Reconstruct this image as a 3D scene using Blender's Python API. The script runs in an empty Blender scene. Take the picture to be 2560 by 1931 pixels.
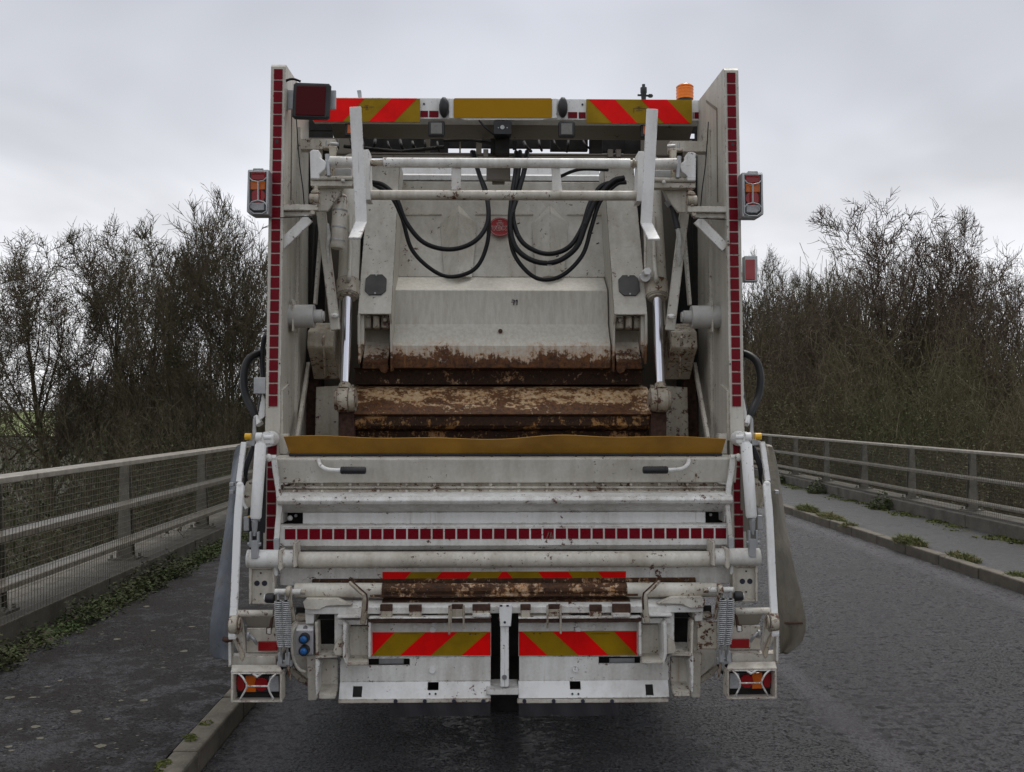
import bpy, math, random
import numpy as np
from mathutils import Vector, Matrix
R = math.radians
sc = bpy.context.scene
COL = sc.collection
rng = random.Random(7)

# ------------------------------------------------------------------ camera, sky, sun, exposure
FPX = 2500.0; CH = 1.75
PITCH = 1.478; YAW = -1.33
cam = bpy.data.objects.new('camera', bpy.data.cameras.new('camera'))
COL.objects.link(cam)
cam.data.sensor_width = 36.0
cam.data.lens = 36.0 * FPX / 2560.0
cam.data.clip_start = 0.05; cam.data.clip_end = 4000
cam.location = (0, 0, CH)
cam.rotation_euler = (R(90 + PITCH), 0, R(YAW))
sc.camera = cam
CAMM = cam.rotation_euler.to_matrix()

SUN_EL, SUN_AZ = 62.0, 18.0     # azimuth measured from +Y clockwise; ahead of the camera, a little right
world = bpy.data.worlds.new('World'); sc.world = world; world.use_nodes = True
wn = world.node_tree; wn.nodes.clear()
def N(nt, t, **kw):
    n = nt.nodes.new(t)
    for k, v in kw.items():
        if k in n.inputs: n.inputs[k].default_value = v
        else: setattr(n, k, v)
    return n
L = lambda nt, a, b: nt.links.new(a, b)
wo = N(wn, 'ShaderNodeOutputWorld')
sky = N(wn, 'ShaderNodeTexSky', sky_type='NISHITA', sun_disc=False)
sky.sun_elevation = R(SUN_EL); sky.sun_rotation = R(SUN_AZ)
bg_sky = N(wn, 'ShaderNodeBackground', Strength=0.08); L(wn, sky.outputs[0], bg_sky.inputs[0])
tc = N(wn, 'ShaderNodeTexCoord')
sep = N(wn, 'ShaderNodeSeparateXYZ'); L(wn, tc.outputs['Generated'], sep.inputs[0])
mx = N(wn, 'ShaderNodeMath', operation='MAXIMUM'); L(wn, sep.outputs[2], mx.inputs[0]); mx.inputs[1].default_value = 0.0
ad = N(wn, 'ShaderNodeMath', operation='ADD'); L(wn, mx.outputs[0], ad.inputs[0]); ad.inputs[1].default_value = 0.16
dx = N(wn, 'ShaderNodeMath', operation='DIVIDE'); L(wn, sep.outputs[0], dx.inputs[0]); L(wn, ad.outputs[0], dx.inputs[1])
dy = N(wn, 'ShaderNodeMath', operation='DIVIDE'); L(wn, sep.outputs[1], dy.inputs[0]); L(wn, ad.outputs[0], dy.inputs[1])
cb = N(wn, 'ShaderNodeCombineXYZ'); L(wn, dx.outputs[0], cb.inputs[0]); L(wn, dy.outputs[0], cb.inputs[1])
cn = N(wn, 'ShaderNodeTexNoise', Scale=0.75, Detail=4.0, Roughness=0.5, Distortion=0.4); L(wn, cb.outputs[0], cn.inputs['Vector'])
cm = N(wn, 'ShaderNodeMapRange'); L(wn, cn.outputs[0], cm.inputs[0])
cm.inputs[1].default_value = 0.35; cm.inputs[2].default_value = 0.65; cm.inputs[3].default_value = 0.76; cm.inputs[4].default_value = 1.16
el = N(wn, 'ShaderNodeValToRGB'); L(wn, mx.outputs[0], el.inputs[0])
cr = el.color_ramp
cr.elements[0].position = 0.0; cr.elements[0].color = (0.70, 0.705, 0.725, 1)
cr.elements[1].position = 1.0; cr.elements[1].color = (0.76, 0.775, 0.80, 1)
for p_, c_ in ((0.09, (0.76, 0.763, 0.785)), (0.17, (0.73, 0.735, 0.765)), (0.27, (0.60, 0.612, 0.655)), (0.37, (0.49, 0.505, 0.55)), (0.55, (0.60, 0.615, 0.65))):
    e = cr.elements.new(p_); e.color = (*c_, 1)
cmul = N(wn, 'ShaderNodeVectorMath', operation='SCALE'); L(wn, el.outputs[0], cmul.inputs[0]); L(wn, cm.outputs[0], cmul.inputs['Scale'])
bg_cl = N(wn, 'ShaderNodeBackground', Strength=1.02); L(wn, cmul.outputs[0], bg_cl.inputs[0])
mixs = N(wn, 'ShaderNodeMixShader'); mixs.inputs[0].default_value = 0.94
L(wn, bg_sky.outputs[0], mixs.inputs[1]); L(wn, bg_cl.outputs[0], mixs.inputs[2]); L(wn, mixs.outputs[0], wo.inputs[0])

sun = bpy.data.objects.new('sun', bpy.data.lights.new('sun', 'SUN')); COL.objects.link(sun)
sun.data.energy = 1.5; sun.data.angle = R(20); sun.data.color = (1.0, 0.96, 0.9)
sun.rotation_euler = (R(90 - SUN_EL), 0, R(180 - SUN_AZ))
sc.view_settings.view_transform = 'Standard'; sc.view_settings.look = 'None'
sc.view_settings.exposure = 0.34; sc.view_settings.gamma = 1.0; sc.view_settings.use_curve_mapping = False
sc.cycles.max_bounces = 6

# ------------------------------------------------------------------ materials
MAT = {}
def base_mat(name, col=(.5,.5,.5), rough=.5, metal=0.0, spec=.5):
    m = bpy.data.materials.new(name); m.use_nodes = True
    nt = m.node_tree; b = nt.nodes['Principled BSDF']
    b.inputs['Base Color'].default_value = (*col, 1); b.inputs['Roughness'].default_value = rough
    b.inputs['Metallic'].default_value = metal; b.inputs['Specular IOR Level'].default_value = spec
    MAT[name] = m
    return m, nt, b
def pos(nt, scale=(1,1,1)):
    g = N(nt, 'ShaderNodeNewGeometry'); mp = N(nt, 'ShaderNodeMapping'); mp.inputs['Scale'].default_value = scale
    L(nt, g.outputs['Position'], mp.inputs[0]); return mp.outputs[0]
def noise(nt, vec, scale, detail=4, rough=.55, dist=0):
    n = N(nt, 'ShaderNodeTexNoise', Scale=scale, Detail=detail, Roughness=rough, Distortion=dist); L(nt, vec, n.inputs['Vector']); return n.outputs[0]
def rmap(nt, v, a, b, c=0., d=1.):
    n = N(nt, 'ShaderNodeMapRange'); L(nt, v, n.inputs[0])
    for i, x in enumerate((a, b, c, d)): n.inputs[i+1].default_value = x
    return n.outputs[0]
def mixc(nt, f, a, b):
    n = N(nt, 'ShaderNodeMix', data_type='RGBA')
    if isinstance(f, float): n.inputs[0].default_value = f
    else: L(nt, f, n.inputs[0])
    for i, x in ((6, a), (7, b)):
        if isinstance(x, tuple): n.inputs[i].default_value = (*x, 1)
        else: L(nt, x, n.inputs[i])
    return n.outputs[2]
def math2(nt, op, a, b=None):
    n = N(nt, 'ShaderNodeMath', operation=op)
    for i, x in enumerate((a, b)):
        if x is None: continue
        if isinstance(x, (int, float)): n.inputs[i].default_value = x
        else: L(nt, x, n.inputs[i])
    return n.outputs[0]
def bump(nt, b, h, strength=.3, dist=.01):
    n = N(nt, 'ShaderNodeBump', Strength=strength, Distance=dist); L(nt, h, n.inputs['Height']); L(nt, n.outputs[0], b.inputs['Normal'])

def paint(name, col, grime=(.20,.155,.10), g0=.45, g1=.75, gmax=.55, chip=.70, rough=.42, rust=(.085,.032,.014), edge=.64):
    m, nt, b = base_mat(name, col, rough)
    big = noise(nt, pos(nt), 2.3, 6, .6, .4)
    st = noise(nt, pos(nt, (16, 16, 1.6)), 1.0, 5, .6)
    fine = noise(nt, pos(nt), 70, 3, .6)
    gm = math2(nt, 'ADD', math2(nt, 'MULTIPLY', big, .45), math2(nt, 'ADD', math2(nt, 'MULTIPLY', st, .4), math2(nt, 'MULTIPLY', fine, .15)))
    f = rmap(nt, gm, g0, g1, 0.0, gmax)
    c = mixc(nt, f, col, grime)
    # orange run-off streaks
    run = rmap(nt, noise(nt, pos(nt, (30, 30, 1.3)), 1.0, 4, .55), .66, .80, 0, .55)
    c = mixc(nt, run, c, (.24, .12, .05))
    ch = noise(nt, pos(nt), 34, 6, .74)
    lo = noise(nt, pos(nt), 4.0, 2, .5)
    chv = math2(nt, 'ADD', ch, math2(nt, 'MULTIPLY', math2(nt, 'SUBTRACT', lo, .5), .35))
    cf = rmap(nt, chv, chip, chip + .02)
    c = mixc(nt, cf, c, rust)
    sc1 = noise(nt, pos(nt, (60, 60, 3.0)), 1.0, 3, .7); sc2 = noise(nt, pos(nt, (3.0, 60, 60)), 1.0, 3, .7)
    scr = math2(nt, 'MAXIMUM', rmap(nt, sc1, .68, .71, 0, .6), rmap(nt, sc2, .69, .72, 0, .6))
    c = mixc(nt, math2(nt, 'MULTIPLY', scr, rmap(nt, lo, .45, .6)), c, (.13, .10, .075))
    if edge:
        bn = N(nt, 'ShaderNodeBevel'); bn.samples = 3; bn.inputs['Radius'].default_value = .007
        g2 = N(nt, 'ShaderNodeNewGeometry'); dt = N(nt, 'ShaderNodeVectorMath', operation='DOT_PRODUCT')
        L(nt, bn.outputs[0], dt.inputs[0]); L(nt, g2.outputs['True Normal'], dt.inputs[1])
        ed = rmap(nt, dt.outputs['Value'], .985, .90)
        em = rmap(nt, math2(nt, 'ADD', math2(nt, 'MULTIPLY', ed, .16), math2(nt, 'ADD', math2(nt, 'MULTIPLY', ch, .6), math2(nt, 'MULTIPLY', lo, .4))), edge, edge + .03)
        c = mixc(nt, math2(nt, 'MULTIPLY', em, rmap(nt, ed, .1, .5)), c, rust)
    L(nt, c, b.inputs['Base Color'])
    L(nt, rmap(nt, gm, .35, .75, rough - .08, rough + .3), b.inputs['Roughness'])
    bump(nt, b, fine, .05, .004)
    return m
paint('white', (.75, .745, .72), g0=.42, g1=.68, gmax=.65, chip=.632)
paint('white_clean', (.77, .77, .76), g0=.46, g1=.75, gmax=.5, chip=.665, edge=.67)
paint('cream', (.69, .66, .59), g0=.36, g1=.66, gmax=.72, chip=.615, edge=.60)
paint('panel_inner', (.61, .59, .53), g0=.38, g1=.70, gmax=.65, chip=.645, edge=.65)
paint('worn', (.60, .565, .48), g0=.34, g1=.60, gmax=.8, chip=.565, edge=.56)
paint('shaded_steel', (.20, .185, .16), g0=.35, g1=.7, gmax=.6, chip=.66)  # dark coat; on the upper beam it carries shade in its colour

def rusty(name, z_hi, z_lo, under, zmin=0.0, cream=(.50, .47, .40), dk=1.0):
    m, nt, b = base_mat(name, (.5,.5,.5), .6)
    g = N(nt, 'ShaderNodeNewGeometry'); s = N(nt, 'ShaderNodeSeparateXYZ'); L(nt, g.outputs['Position'], s.inputs[0])
    z = rmap(nt, s.outputs[2], z_hi, z_lo, zmin, 1.0)
    n1 = noise(nt, pos(nt, (.8, 1, 1.1)), 6.5, 10, .74, .5)
    n2 = noise(nt, pos(nt), 38, 8, .78)
    n3 = noise(nt, pos(nt, (9, 9, 1.0)), 5, 7, .75)
    v = math2(nt, 'ADD', math2(nt, 'MULTIPLY', n1, .46), math2(nt, 'ADD', math2(nt, 'MULTIPLY', n2, .34), math2(nt, 'MULTIPLY', n3, .20)))
    thr = math2(nt, 'ADD', v, math2(nt, 'MULTIPLY', math2(nt, 'SUBTRACT', z, .5), under))
    rf = rmap(nt, thr, .512, .545)
    dirt = rmap(nt, n3, .40, .70, 0, .4)
    c = mixc(nt, dirt, cream, (.22, .165, .10))
    halo = math2(nt, 'MULTIPLY', rmap(nt, thr, .43, .52, 0, 1.0), z)
    c = mixc(nt, math2(nt, 'MULTIPLY', halo, rmap(nt, n2, .35, .55, .35, 1.0)), c, (.46, .19, .03))
    run = math2(nt, 'MULTIPLY', rmap(nt, noise(nt, pos(nt, (26, 26, .9)), 1, 6, .6), .52, .72, 0, .8), z)
    c = mixc(nt, run, c, (.20, .085, .025))
    sp = rmap(nt, math2(nt, 'ADD', n2, math2(nt, 'MULTIPLY', z, .06)), .66, .69)
    c = mixc(nt, sp, c, (.02, .018, .022))
    rc = mixc(nt, rmap(nt, n2, .38, .60), (.018, .008, .005), (.135, .050, .012))
    rc = mixc(nt, rmap(nt, n3, .55, .70, 0, .55), rc, (.27, .115, .028))
    if dk < 1: rc = mixc(nt, dk, (.008, .004, .003), rc)
    c = mixc(nt, rf, c, rc)
    L(nt, c, b.inputs['Base Color']); L(nt, rmap(nt, rf, 0, 1, .45, .8), b.inputs['Roughness'])
    bump(nt, b, math2(nt, 'ADD', n2, math2(nt, 'MULTIPLY', rf, -.5)), .35, .006)
    return m
def zf(py, Y): return CH + (1030 - py) * Y / FPX
rusty('carrier', zf(815, 5.8), zf(945, 5.8), .42, cream=(.55, .53, .47))
rusty('blade', zf(1000, 5.66), zf(1062, 5.66), .22, .66, cream=(.60, .50, .34))
rusty('rust_lip', 10, 9, .17, dk=.30)
rusty('dark_rust', 10, 9, .12, dk=.35, cream=(.36, .27, .15))
rusty('rust_band', 10, 9, .14, dk=.55)

def plain(name, col, rough=.5, metal=0, var=.25, scale=12, spec=.5):
    if name.startswith(('reflect', 'tape', 'plate', 'lens_dark')): spec = .12
    m, nt, b = base_mat(name, col, rough, metal, spec)
    f = rmap(nt, noise(nt, pos(nt), scale, 5, .6), .35, .7, 0, 1)
    c2 = tuple(x * (1 - var) for x in col)
    L(nt, mixc(nt, f, col, c2), b.inputs['Base Color'])
    L(nt, rmap(nt, f, 0, 1, max(rough - .07, .03), min(rough + .12, 1)), b.inputs['Roughness'])
    return m
plain('rubber', (.018, .018, .021), .55)
plain('black_hose', (.007, .007, .009), .45, spec=.3)
plain('black_plastic', (.014, .014, .017), .45)
plain('dark_rubber_flap', (.035, .034, .04), .6)
plain('yellow_rubber', (.44, .215, .018), .5, var=.35, scale=5)
plain('reflect_red', (.90, .004, .004), .35, var=.28, scale=7)
plain('reflect_yellow', (.33, .205, .006), .35, var=.3, scale=7)
plain('plate_yellow', (.36, .19, .0035), .4, var=.04)
plain('tape_red', (.165, .0015, .010), .3, var=.2, scale=30)
plain('lens_red', (.30, .006, .010), .12, var=.1)
plain('lens_dark_red', (.085, .004, .007), .35, var=.5, scale=200)
plain('lens_orange', (.62, .13, .008), .15, var=.15)
plain('lens_work', (.20, .195, .18), .3, var=.4, scale=90)
plain('lens_clear', (.42, .43, .45), .15, var=.3, scale=120)
plain('beacon_orange', (.85, .20, .008), .15, var=.1)
plain('yellow_cap', (.75, .42, .02), .4)
plain('chrome', (.80, .80, .86), .10, 1.0, .05)
plain('steel', (.38, .38, .40), .35, .9)
plain('galv', (.42, .43, .44), .45, .6, .2)
plain('spring_steel', (.50, .50, .50), .4, .2, .4, 60)
plain('rust_dark', (.07, .03, .017), .8, var=.6, scale=40)
plain('box_grey', (.40, .39, .41), .4, 0, .15)
plain('blue_button', (.015, .12, .36), .3)
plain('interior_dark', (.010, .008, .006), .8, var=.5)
plain('logo_red', (.30, .008, .012), .4)
plain('logo_white', (.5, .35, .33), .5)
plain('pad_dark', (.07, .068, .065), .6)
plain('tyre', (.016, .016, .017), .8)
plain('ink', (.02, .02, .04), .6)
plain('bubble', (.55, .54, .5), .25, var=.5, scale=60)
plain('hub_paint', (.45, .44, .42), .5)

def translucent(name, col, alpha):
    m, nt, b = base_mat(name, col, .4)
    n1 = noise(nt, pos(nt, (1, 1, .35)), 9, 6, .65, .4); n2 = noise(nt, pos(nt), 55, 5, .75); n3 = noise(nt, pos(nt, (20, 20, 1.2)), 1, 5, .6)
    c = mixc(nt, rmap(nt, n1, .35, .65), col, tuple(x * .5 for x in col))
    c = mixc(nt, rmap(nt, n3, .5, .72, 0, .6), c, (.16, .12, .08))
    c = mixc(nt, rmap(nt, n2, .60, .68, 0, .7), c, (.06, .045, .03))
    L(nt, c, b.inputs['Base Color']); L(nt, rmap(nt, n1, .3, .7, .3, .65), b.inputs['Roughness'])
    bump(nt, b, n1, .6, .03)
    b.inputs['Alpha'].default_value = alpha
translucent('sheet_blue', (.17, .19, .22), .80)
translucent('sheet_tan', (.15, .13, .095), .95)

def asphalt(name, dark, light, w0, w1, dry_rough, wet_rough, bstr=.6, agg=75., lines=(), po=(.50, .56), bd=.03, bl=22, sp0=.5):
    m, nt, b = base_mat(name, dark, .6, 0, .35)
    P_ = pos(nt)
    v = N(nt, 'ShaderNodeTexVoronoi', Scale=agg); L(nt, P_, v.inputs['Vector'])
    n0 = noise(nt, P_, .55, 5, .6, .6); n1 = noise(nt, P_, 2.6, 6, .7, .3); n2 = noise(nt, P_, bl, 9, .78); n3 = noise(nt, P_, 60, 4, .8)
    patch = math2(nt, 'ADD', math2(nt, 'MULTIPLY', n0, .2), math2(nt, 'ADD', math2(nt, 'MULTIPLY', n1, .25), math2(nt, 'MULTIPLY', n2, .55)))
    pf = rmap(nt, patch, w0, w1)
    lsum = None
    if lines:
        g = N(nt, 'ShaderNodeNewGeometry'); s_ = N(nt, 'ShaderNodeSeparateXYZ'); L(nt, g.outputs['Position'], s_.inputs[0])
        for lx, lw, ls in lines:
            dx_ = math2(nt, 'ABSOLUTE', math2(nt, 'SUBTRACT', math2(nt, 'ADD', s_.outputs[0], math2(nt, 'MULTIPLY', n1, .08)), lx + .04))
            lm = math2(nt, 'MULTIPLY', rmap(nt, dx_, lw, lw * .35), math2(nt, 'MULTIPLY', rmap(nt, n2, .36, .58), ls))
            lsum = lm if lsum is None else math2(nt, 'MAXIMUM', lsum, lm)
        pf = math2(nt, 'MAXIMUM', pf, math2(nt, 'MULTIPLY', lsum, .7))
    cc = mixc(nt, pf, dark, light)  # pale base in wet patches; on the road it paints in sky reflection
    cc = mixc(nt, rmap(nt, v.outputs['Color'], .1, .9, 0, .55), cc, tuple(x * .35 for x in dark))
    pore = rmap(nt, math2(nt, 'ADD', math2(nt, 'MULTIPLY', n3, .6), math2(nt, 'MULTIPLY', n2, .4)), *po)
    cc = mixc(nt, math2(nt, 'MULTIPLY', pore, .9), cc, tuple(x * .15 for x in dark))
    L(nt, rmap(nt, pore, 0, 1, sp0, .04), b.inputs['Specular IOR Level'])
    cc = mixc(nt, rmap(nt, n3, .36, .30, 0, .5), cc, tuple(min(1, x * 1.9) for x in light))
    if lsum is not None: cc = mixc(nt, math2(nt, 'MULTIPLY', lsum, .40), cc, tuple(x * 1.5 for x in light))
    L(nt, cc, b.inputs['Base Color'])
    rr = math2(nt, 'ADD', rmap(nt, pf, 0, 1, dry_rough, wet_rough), rmap(nt, n3, .3, .7, -.10, .14))
    L(nt, rr, b.inputs['Roughness'])
    hh = math2(nt, 'ADD', math2(nt, 'MULTIPLY', v.outputs['Distance'], -.6), math2(nt, 'ADD', math2(nt, 'MULTIPLY', n3, .7), math2(nt, 'MULTIPLY', n2, .9)))
    bump(nt, b, hh, bstr, bd)
    return m
asphalt('road', (.010, .0095, .010), (.092, .086, .097), .47, .535, .54, .15, 1.0, 60., ((2.02, .12, 1.0), (4.85, .22, .9), (-1.15, .2, .5)), (.49, .545), .018, 17, .75)
asphalt('pavement_left', (.013, .0105, .010), (.040, .040, .048), .49, .56, .75, .36, .6, 90., (), (.52, .58), .012, 6, .22)
asphalt('pavement_right', (.014, .014, .016), (.045, .044, .048), .46, .56, .55, .30, .5, 80., (), (.54, .60), .015)
def stone(name, a, b_, c, sc_=6, rough=.85, bs=.35):
    m, nt, b = base_mat(name, a, rough)
    n1 = noise(nt, pos(nt), sc_, 7, .65); n2 = noise(nt, pos(nt), sc_ * 9, 5, .7)
    c1 = mixc(nt, rmap(nt, n1, .35, .65), a, b_)
    c1 = mixc(nt, rmap(nt, n2, .56, .70, 0, .7), c1, c)
    L(nt, c1, b.inputs['Base Color']); bump(nt, b, n2, bs, .006); return m
stone('kerb_concrete', (.15, .13, .10), (.075, .065, .05), (.24, .22, .185))
stone('plinth_concrete', (.13, .12, .10), (.065, .058, .046), (.22, .21, .19), 4)
stone('lichen', (.13, .125, .09), (.06, .055, .04), (.22, .21, .17), 60)
stone('soil', (.028, .020, .013), (.05, .035, .02), (.012, .009, .006), 12)
stone('rail_metal', (.37, .335, .28), (.20, .175, .14), (.52, .495, .45), 9, .28, .12)
stone('post_metal', (.19, .175, .145), (.10, .09, .072), (.28, .26, .225), 7, .7, .15)
stone('wire', (.15, .135, .10), (.09, .08, .06), (.2, .19, .15), 20, .6, .05)
stone('terrain', (.035, .036, .014), (.024, .020, .010), (.05, .055, .02), .6, .95, .3)
stone('field_grass', (.17, .21, .06), (.12, .15, .045), (.2, .24, .08), .3, .9, .2)
stone('moss', (.10, .115, .012), (.05, .06, .01), (.15, .16, .02), 30, .95, .5)
def bark(name, a, b_, c, s1=1.3):
    m, nt, b = base_mat(name, a, .9)
    n1 = noise(nt, pos(nt), s1, 4, .6); n2 = noise(nt, pos(nt), 11, 4, .6)
    c1 = mixc(nt, rmap(nt, n1, .36, .64), a, b_); c1 = mixc(nt, rmap(nt, n2, .48, .62, 0, .8), c1, c)
    L(nt, c1, b.inputs['Base Color'])
bark('bark', (.090, .066, .042), (.075, .070, .030), (.05, .036, .024))
bark('bark_brown', (.10, .068, .046), (.085, .065, .040), (.055, .04, .028))
bark('thicket', (.125, .092, .060), (.085, .080, .034), (.095, .078, .042), .22)
bark('thicket_leaf', (.135, .108, .068), (.070, .085, .026), (.070, .074, .030), .22)
bark('undergrowth', (.085, .062, .040), (.066, .066, .024), (.042, .034, .02))
bark('far_wood', (.115, .092, .080), (.095, .082, .070), (.075, .066, .056))
bark('ivy', (.034, .042, .013), (.050, .052, .016), (.022, .026, .010))
bark('weed', (.036, .062, .013), (.045, .045, .016), (.055, .085, .018))
bark('dry_grass', (.16, .135, .055), (.095, .11, .03), (.055, .085, .02))

# ------------------------------------------------------------------ geometry helpers
def P(px, py, Y):
    """photograph pixel -> point on the plane y = Y"""
    d = CAMM @ Vector(((px - 1280) / FPX, -(py - 965.5) / FPX, -1.0))
    t = Y / d.y
    return Vector((d.x * t, Y, CH + d.z * t))
MC = [0.080]
TC = 0.080                       # truck centre line
class MB:
    def __init__(s, mir=False): s.v = []; s.f = []; s.sm = []; s.mi = []; s.mir = mir; s.cur = 0
    def add(s, vs, fs, smooth=False):
        o = len(s.v)
        for v in vs:
            x = 2 * MC[0] - v[0] if s.mir else v[0]
            s.v.append((x, v[1], v[2]))
        for f in fs:
            f = [i + o for i in f]
            if s.mir: f.reverse()
            s.f.append(f); s.sm.append(smooth); s.mi.append(s.cur)
    def hexa(s, c):                      # c: 4 front (ccw seen from -y: bl, br, tr, tl) then 4 back
        s.add(c, [(0,1,2,3), (5,4,7,6), (4,0,3,7), (1,5,6,2), (3,2,6,7), (4,5,1,0)])
    def box(s, x0, x1, y0, y1, z0, z1):
        s.hexa([(x0,y0,z0),(x1,y0,z0),(x1,y0,z1),(x0,y0,z1),(x0,y1,z0),(x1,y1,z0),(x1,y1,z1),(x0,y1,z1)])
    def pbox(s, a0, a1, b0, b1, Y, d, Yb=None):   # pixel rectangle of the front face at Y (bottom at Yb), solid going back by d
        Yb = Y if Yb is None else Yb
        m = (Y + Yb) / 2
        x0 = P(a0, (b0+b1)/2, m).x; x1 = P(a1, (b0+b1)/2, m).x; z1 = P((a0+a1)/2, b0, Y).z; z0 = P((a0+a1)/2, b1, Yb).z
        s.hexa([(x0,Yb,z0),(x1,Yb,z0),(x1,Y,z1),(x0,Y,z1),(x0,Yb+d,z0),(x1,Yb+d,z0),(x1,Y+d,z1),(x0,Y+d,z1)])
    def poly(s, pts, Y, d):              # pixel polygon, clockwise on screen or not; extruded back
        q = [P(a, b, Y) for a, b in pts]
        s.prism([(p.x, p.z) for p in q], Y, d)
    def prism(s, q, Y, d):
        ar = sum(q[i][0]*q[(i+1)%len(q)][1] - q[(i+1)%len(q)][0]*q[i][1] for i in range(len(q)))
        if ar < 0: q = q[::-1]
        n = len(q)
        vs = [(x, Y, z) for x, z in q] + [(x, Y + d, z) for x, z in q]
        fs = [tuple(range(n)), tuple(range(2*n-1, n-1, -1))] + [((i+1) % n, i, i + n, (i+1) % n + n) for i in range(n)]
        s.add(vs, fs)
    def side(s, x0, x1, prof, smooth=False):    # closed YZ profile extruded along X
        n = len(prof)
        vs = [(x0, y, z) for y, z in prof] + [(x1, y, z) for y, z in prof]
        ar = sum(prof[i][0]*prof[(i+1)%n][1] - prof[(i+1)%n][0]*prof[i][1] for i in range(n))
        q = [((i+1) % n, i, i + n, (i+1) % n + n) for i in range(n)]
        caps = [tuple(range(n)), tuple(range(2*n-1, n-1, -1))]
        if ar > 0:
            q = [t[::-1] for t in q]; caps = [t[::-1] for t in caps]
        s.add(vs, q, smooth); s.add(vs, caps)
    def sheet(s, a0, a1, prof, t=.012, smooth=False):  # open profile [(Y, py)] between pixel columns a0/a1 -> thick folded plate
        pts = [(Y, P(1260, py, Y).z) for Y, py in prof]
        Ym = sum(p[0] for p in pts) / len(pts)
        x0 = P(a0, 1030, Ym).x; x1 = P(a1, 1030, Ym).x
        back = [(y + t, z) for y, z in reversed(pts)]
        s.side(x0, x1, pts + back)
    def tube(s, pts, r, n=12, caps=True):
        pts = [Vector(p) for p in pts]
        rs = r if isinstance(r, (list, tuple)) else [r] * len(pts)
        vs = []; up = None
        for i, p in enumerate(pts):
            t = (pts[min(i+1, len(pts)-1)] - pts[max(i-1, 0)]).normalized()
            if up is None:
                up = Vector((0,0,1)) if abs(t.z) < .9 else Vector((0,1,0))
            a = t.cross(up).normalized(); b = a.cross(t).normalized(); up = b
            for k in range(n):
                w = 2 * math.pi * k / n
                vs.append(p + (a * math.cos(w) + b * math.sin(w)) * rs[i])
        fs = [(i*n + k, i*n + (k+1) % n, (i+1)*n + (k+1) % n, (i+1)*n + k) for i in range(len(pts)-1) for k in range(n)]
        s.add(vs, [f[::-1] for f in fs], True)
        if caps:
            m = len(pts) - 1
            s.add(vs[:n], [tuple(range(n))]); s.add(vs[m*n:], [tuple(range(n-1, -1, -1))])
    def cyl(s, a, b, r, n=16): s.tube([a, b], r, n)
    def ptube(s, pts, r, n=12): s.tube([P(*q) for q in pts], r, n)
    def ball(s, c, r, n=10, sq=(1,1,1)):
        vs = []; fs = []
        for i in range(n//2 + 1):
            th = math.pi * i / (n//2)
            for k in range(n):
                ph = 2*math.pi*k/n
                vs.append((c[0]+r*sq[0]*math.sin(th)*math.cos(ph), c[1]+r*sq[1]*math.sin(th)*math.sin(ph), c[2]+r*sq[2]*math.cos(th)))
        for i in range(n//2):
            for k in range(n): fs.append((i*n+k, (i+1)*n+k, (i+1)*n+(k+1)%n, i*n+(k+1)%n))
        s.add(vs, fs, True)
    def bar(s, a, b, w, d, wdir=None):   # flat bar from a to b, width w along wdir, thickness d
        a = Vector(a); b = Vector(b); t = (b - a).normalized()
        wd = Vector(wdir or (1, 0, 0)); wd = (wd - t * wd.dot(t)).normalized(); n = t.cross(wd).normalized()
        if n.y < 0: n = -n; 
        c = []
        for off in (0, d):
            for p, sg in ((a, -1), (a, 1), (b, 1), (b, -1)):
                c.append(p + wd * (w/2) * sg + n * off)
        vs = c
        fs = [(0,1,2,3), (5,4,7,6), (4,0,3,7), (1,5,6,2), (3,2,6,7), (4,5,1,0)]
        nrm = (vs[1]-vs[0]).cross(vs[2]-vs[1])
        if nrm.dot(n) > 0: fs = [f[::-1] for f in fs]
        s.add(vs, fs)
    def ribbon(s, pts, w, d, wdir=(1, 0, 0)):   # one continuous bent flat bar through pts
        pts = [Vector(p) for p in pts]; n = len(pts); vs = []; wd0 = Vector(wdir)
        for i, p in enumerate(pts):
            t = (pts[min(i+1, n-1)] - pts[max(i-1, 0)]).normalized(); wd = (wd0 - t * wd0.dot(t)).normalized(); nn = wd.cross(t).normalized()
            if nn.y < 0: nn = -nn
            ww = w[i] if isinstance(w, (list, tuple)) else w
            vs += [p - wd * ww / 2, p + wd * ww / 2, p + wd * ww / 2 + nn * d, p - wd * ww / 2 + nn * d]
        fs = [(i*4 + k, i*4 + (k+1) % 4, i*4 + 4 + (k+1) % 4, i*4 + 4 + k) for i in range(n-1) for k in range(4)] + [(3, 2, 1, 0), (n*4-4, n*4-3, n*4-2, n*4-1)]
        c = (vs[0] + vs[1] + vs[2] + vs[3]) / 4; f = fs[0]; nm = (vs[f[1]] - vs[f[0]]).cross(vs[f[2]] - vs[f[1]])
        if nm.dot((vs[0] + vs[1]) / 2 - c) < 0: fs = [g[::-1] for g in fs]
        s.add(vs, fs)
    def mesh(s, name):
        me = bpy.data.meshes.new(name); me.from_pydata([tuple(v) for v in s.v], [], s.f)
        me.polygons.foreach_set('use_smooth', s.sm); me.polygons.foreach_set('material_index', s.mi)
        me.update(); return me
def tagp(o, label=None, cat=None, group=None, kind=None):
    for k, v in (('label', label), ('category', cat), ('group', group), ('kind', kind)):
        if v: o[k] = v
    return o
def link(name, me, parent=None, **kw):
    o = bpy.data.objects.new(name, me); COL.objects.link(o)
    if parent: o.parent = parent
    return tagp(o, **kw)
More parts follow.
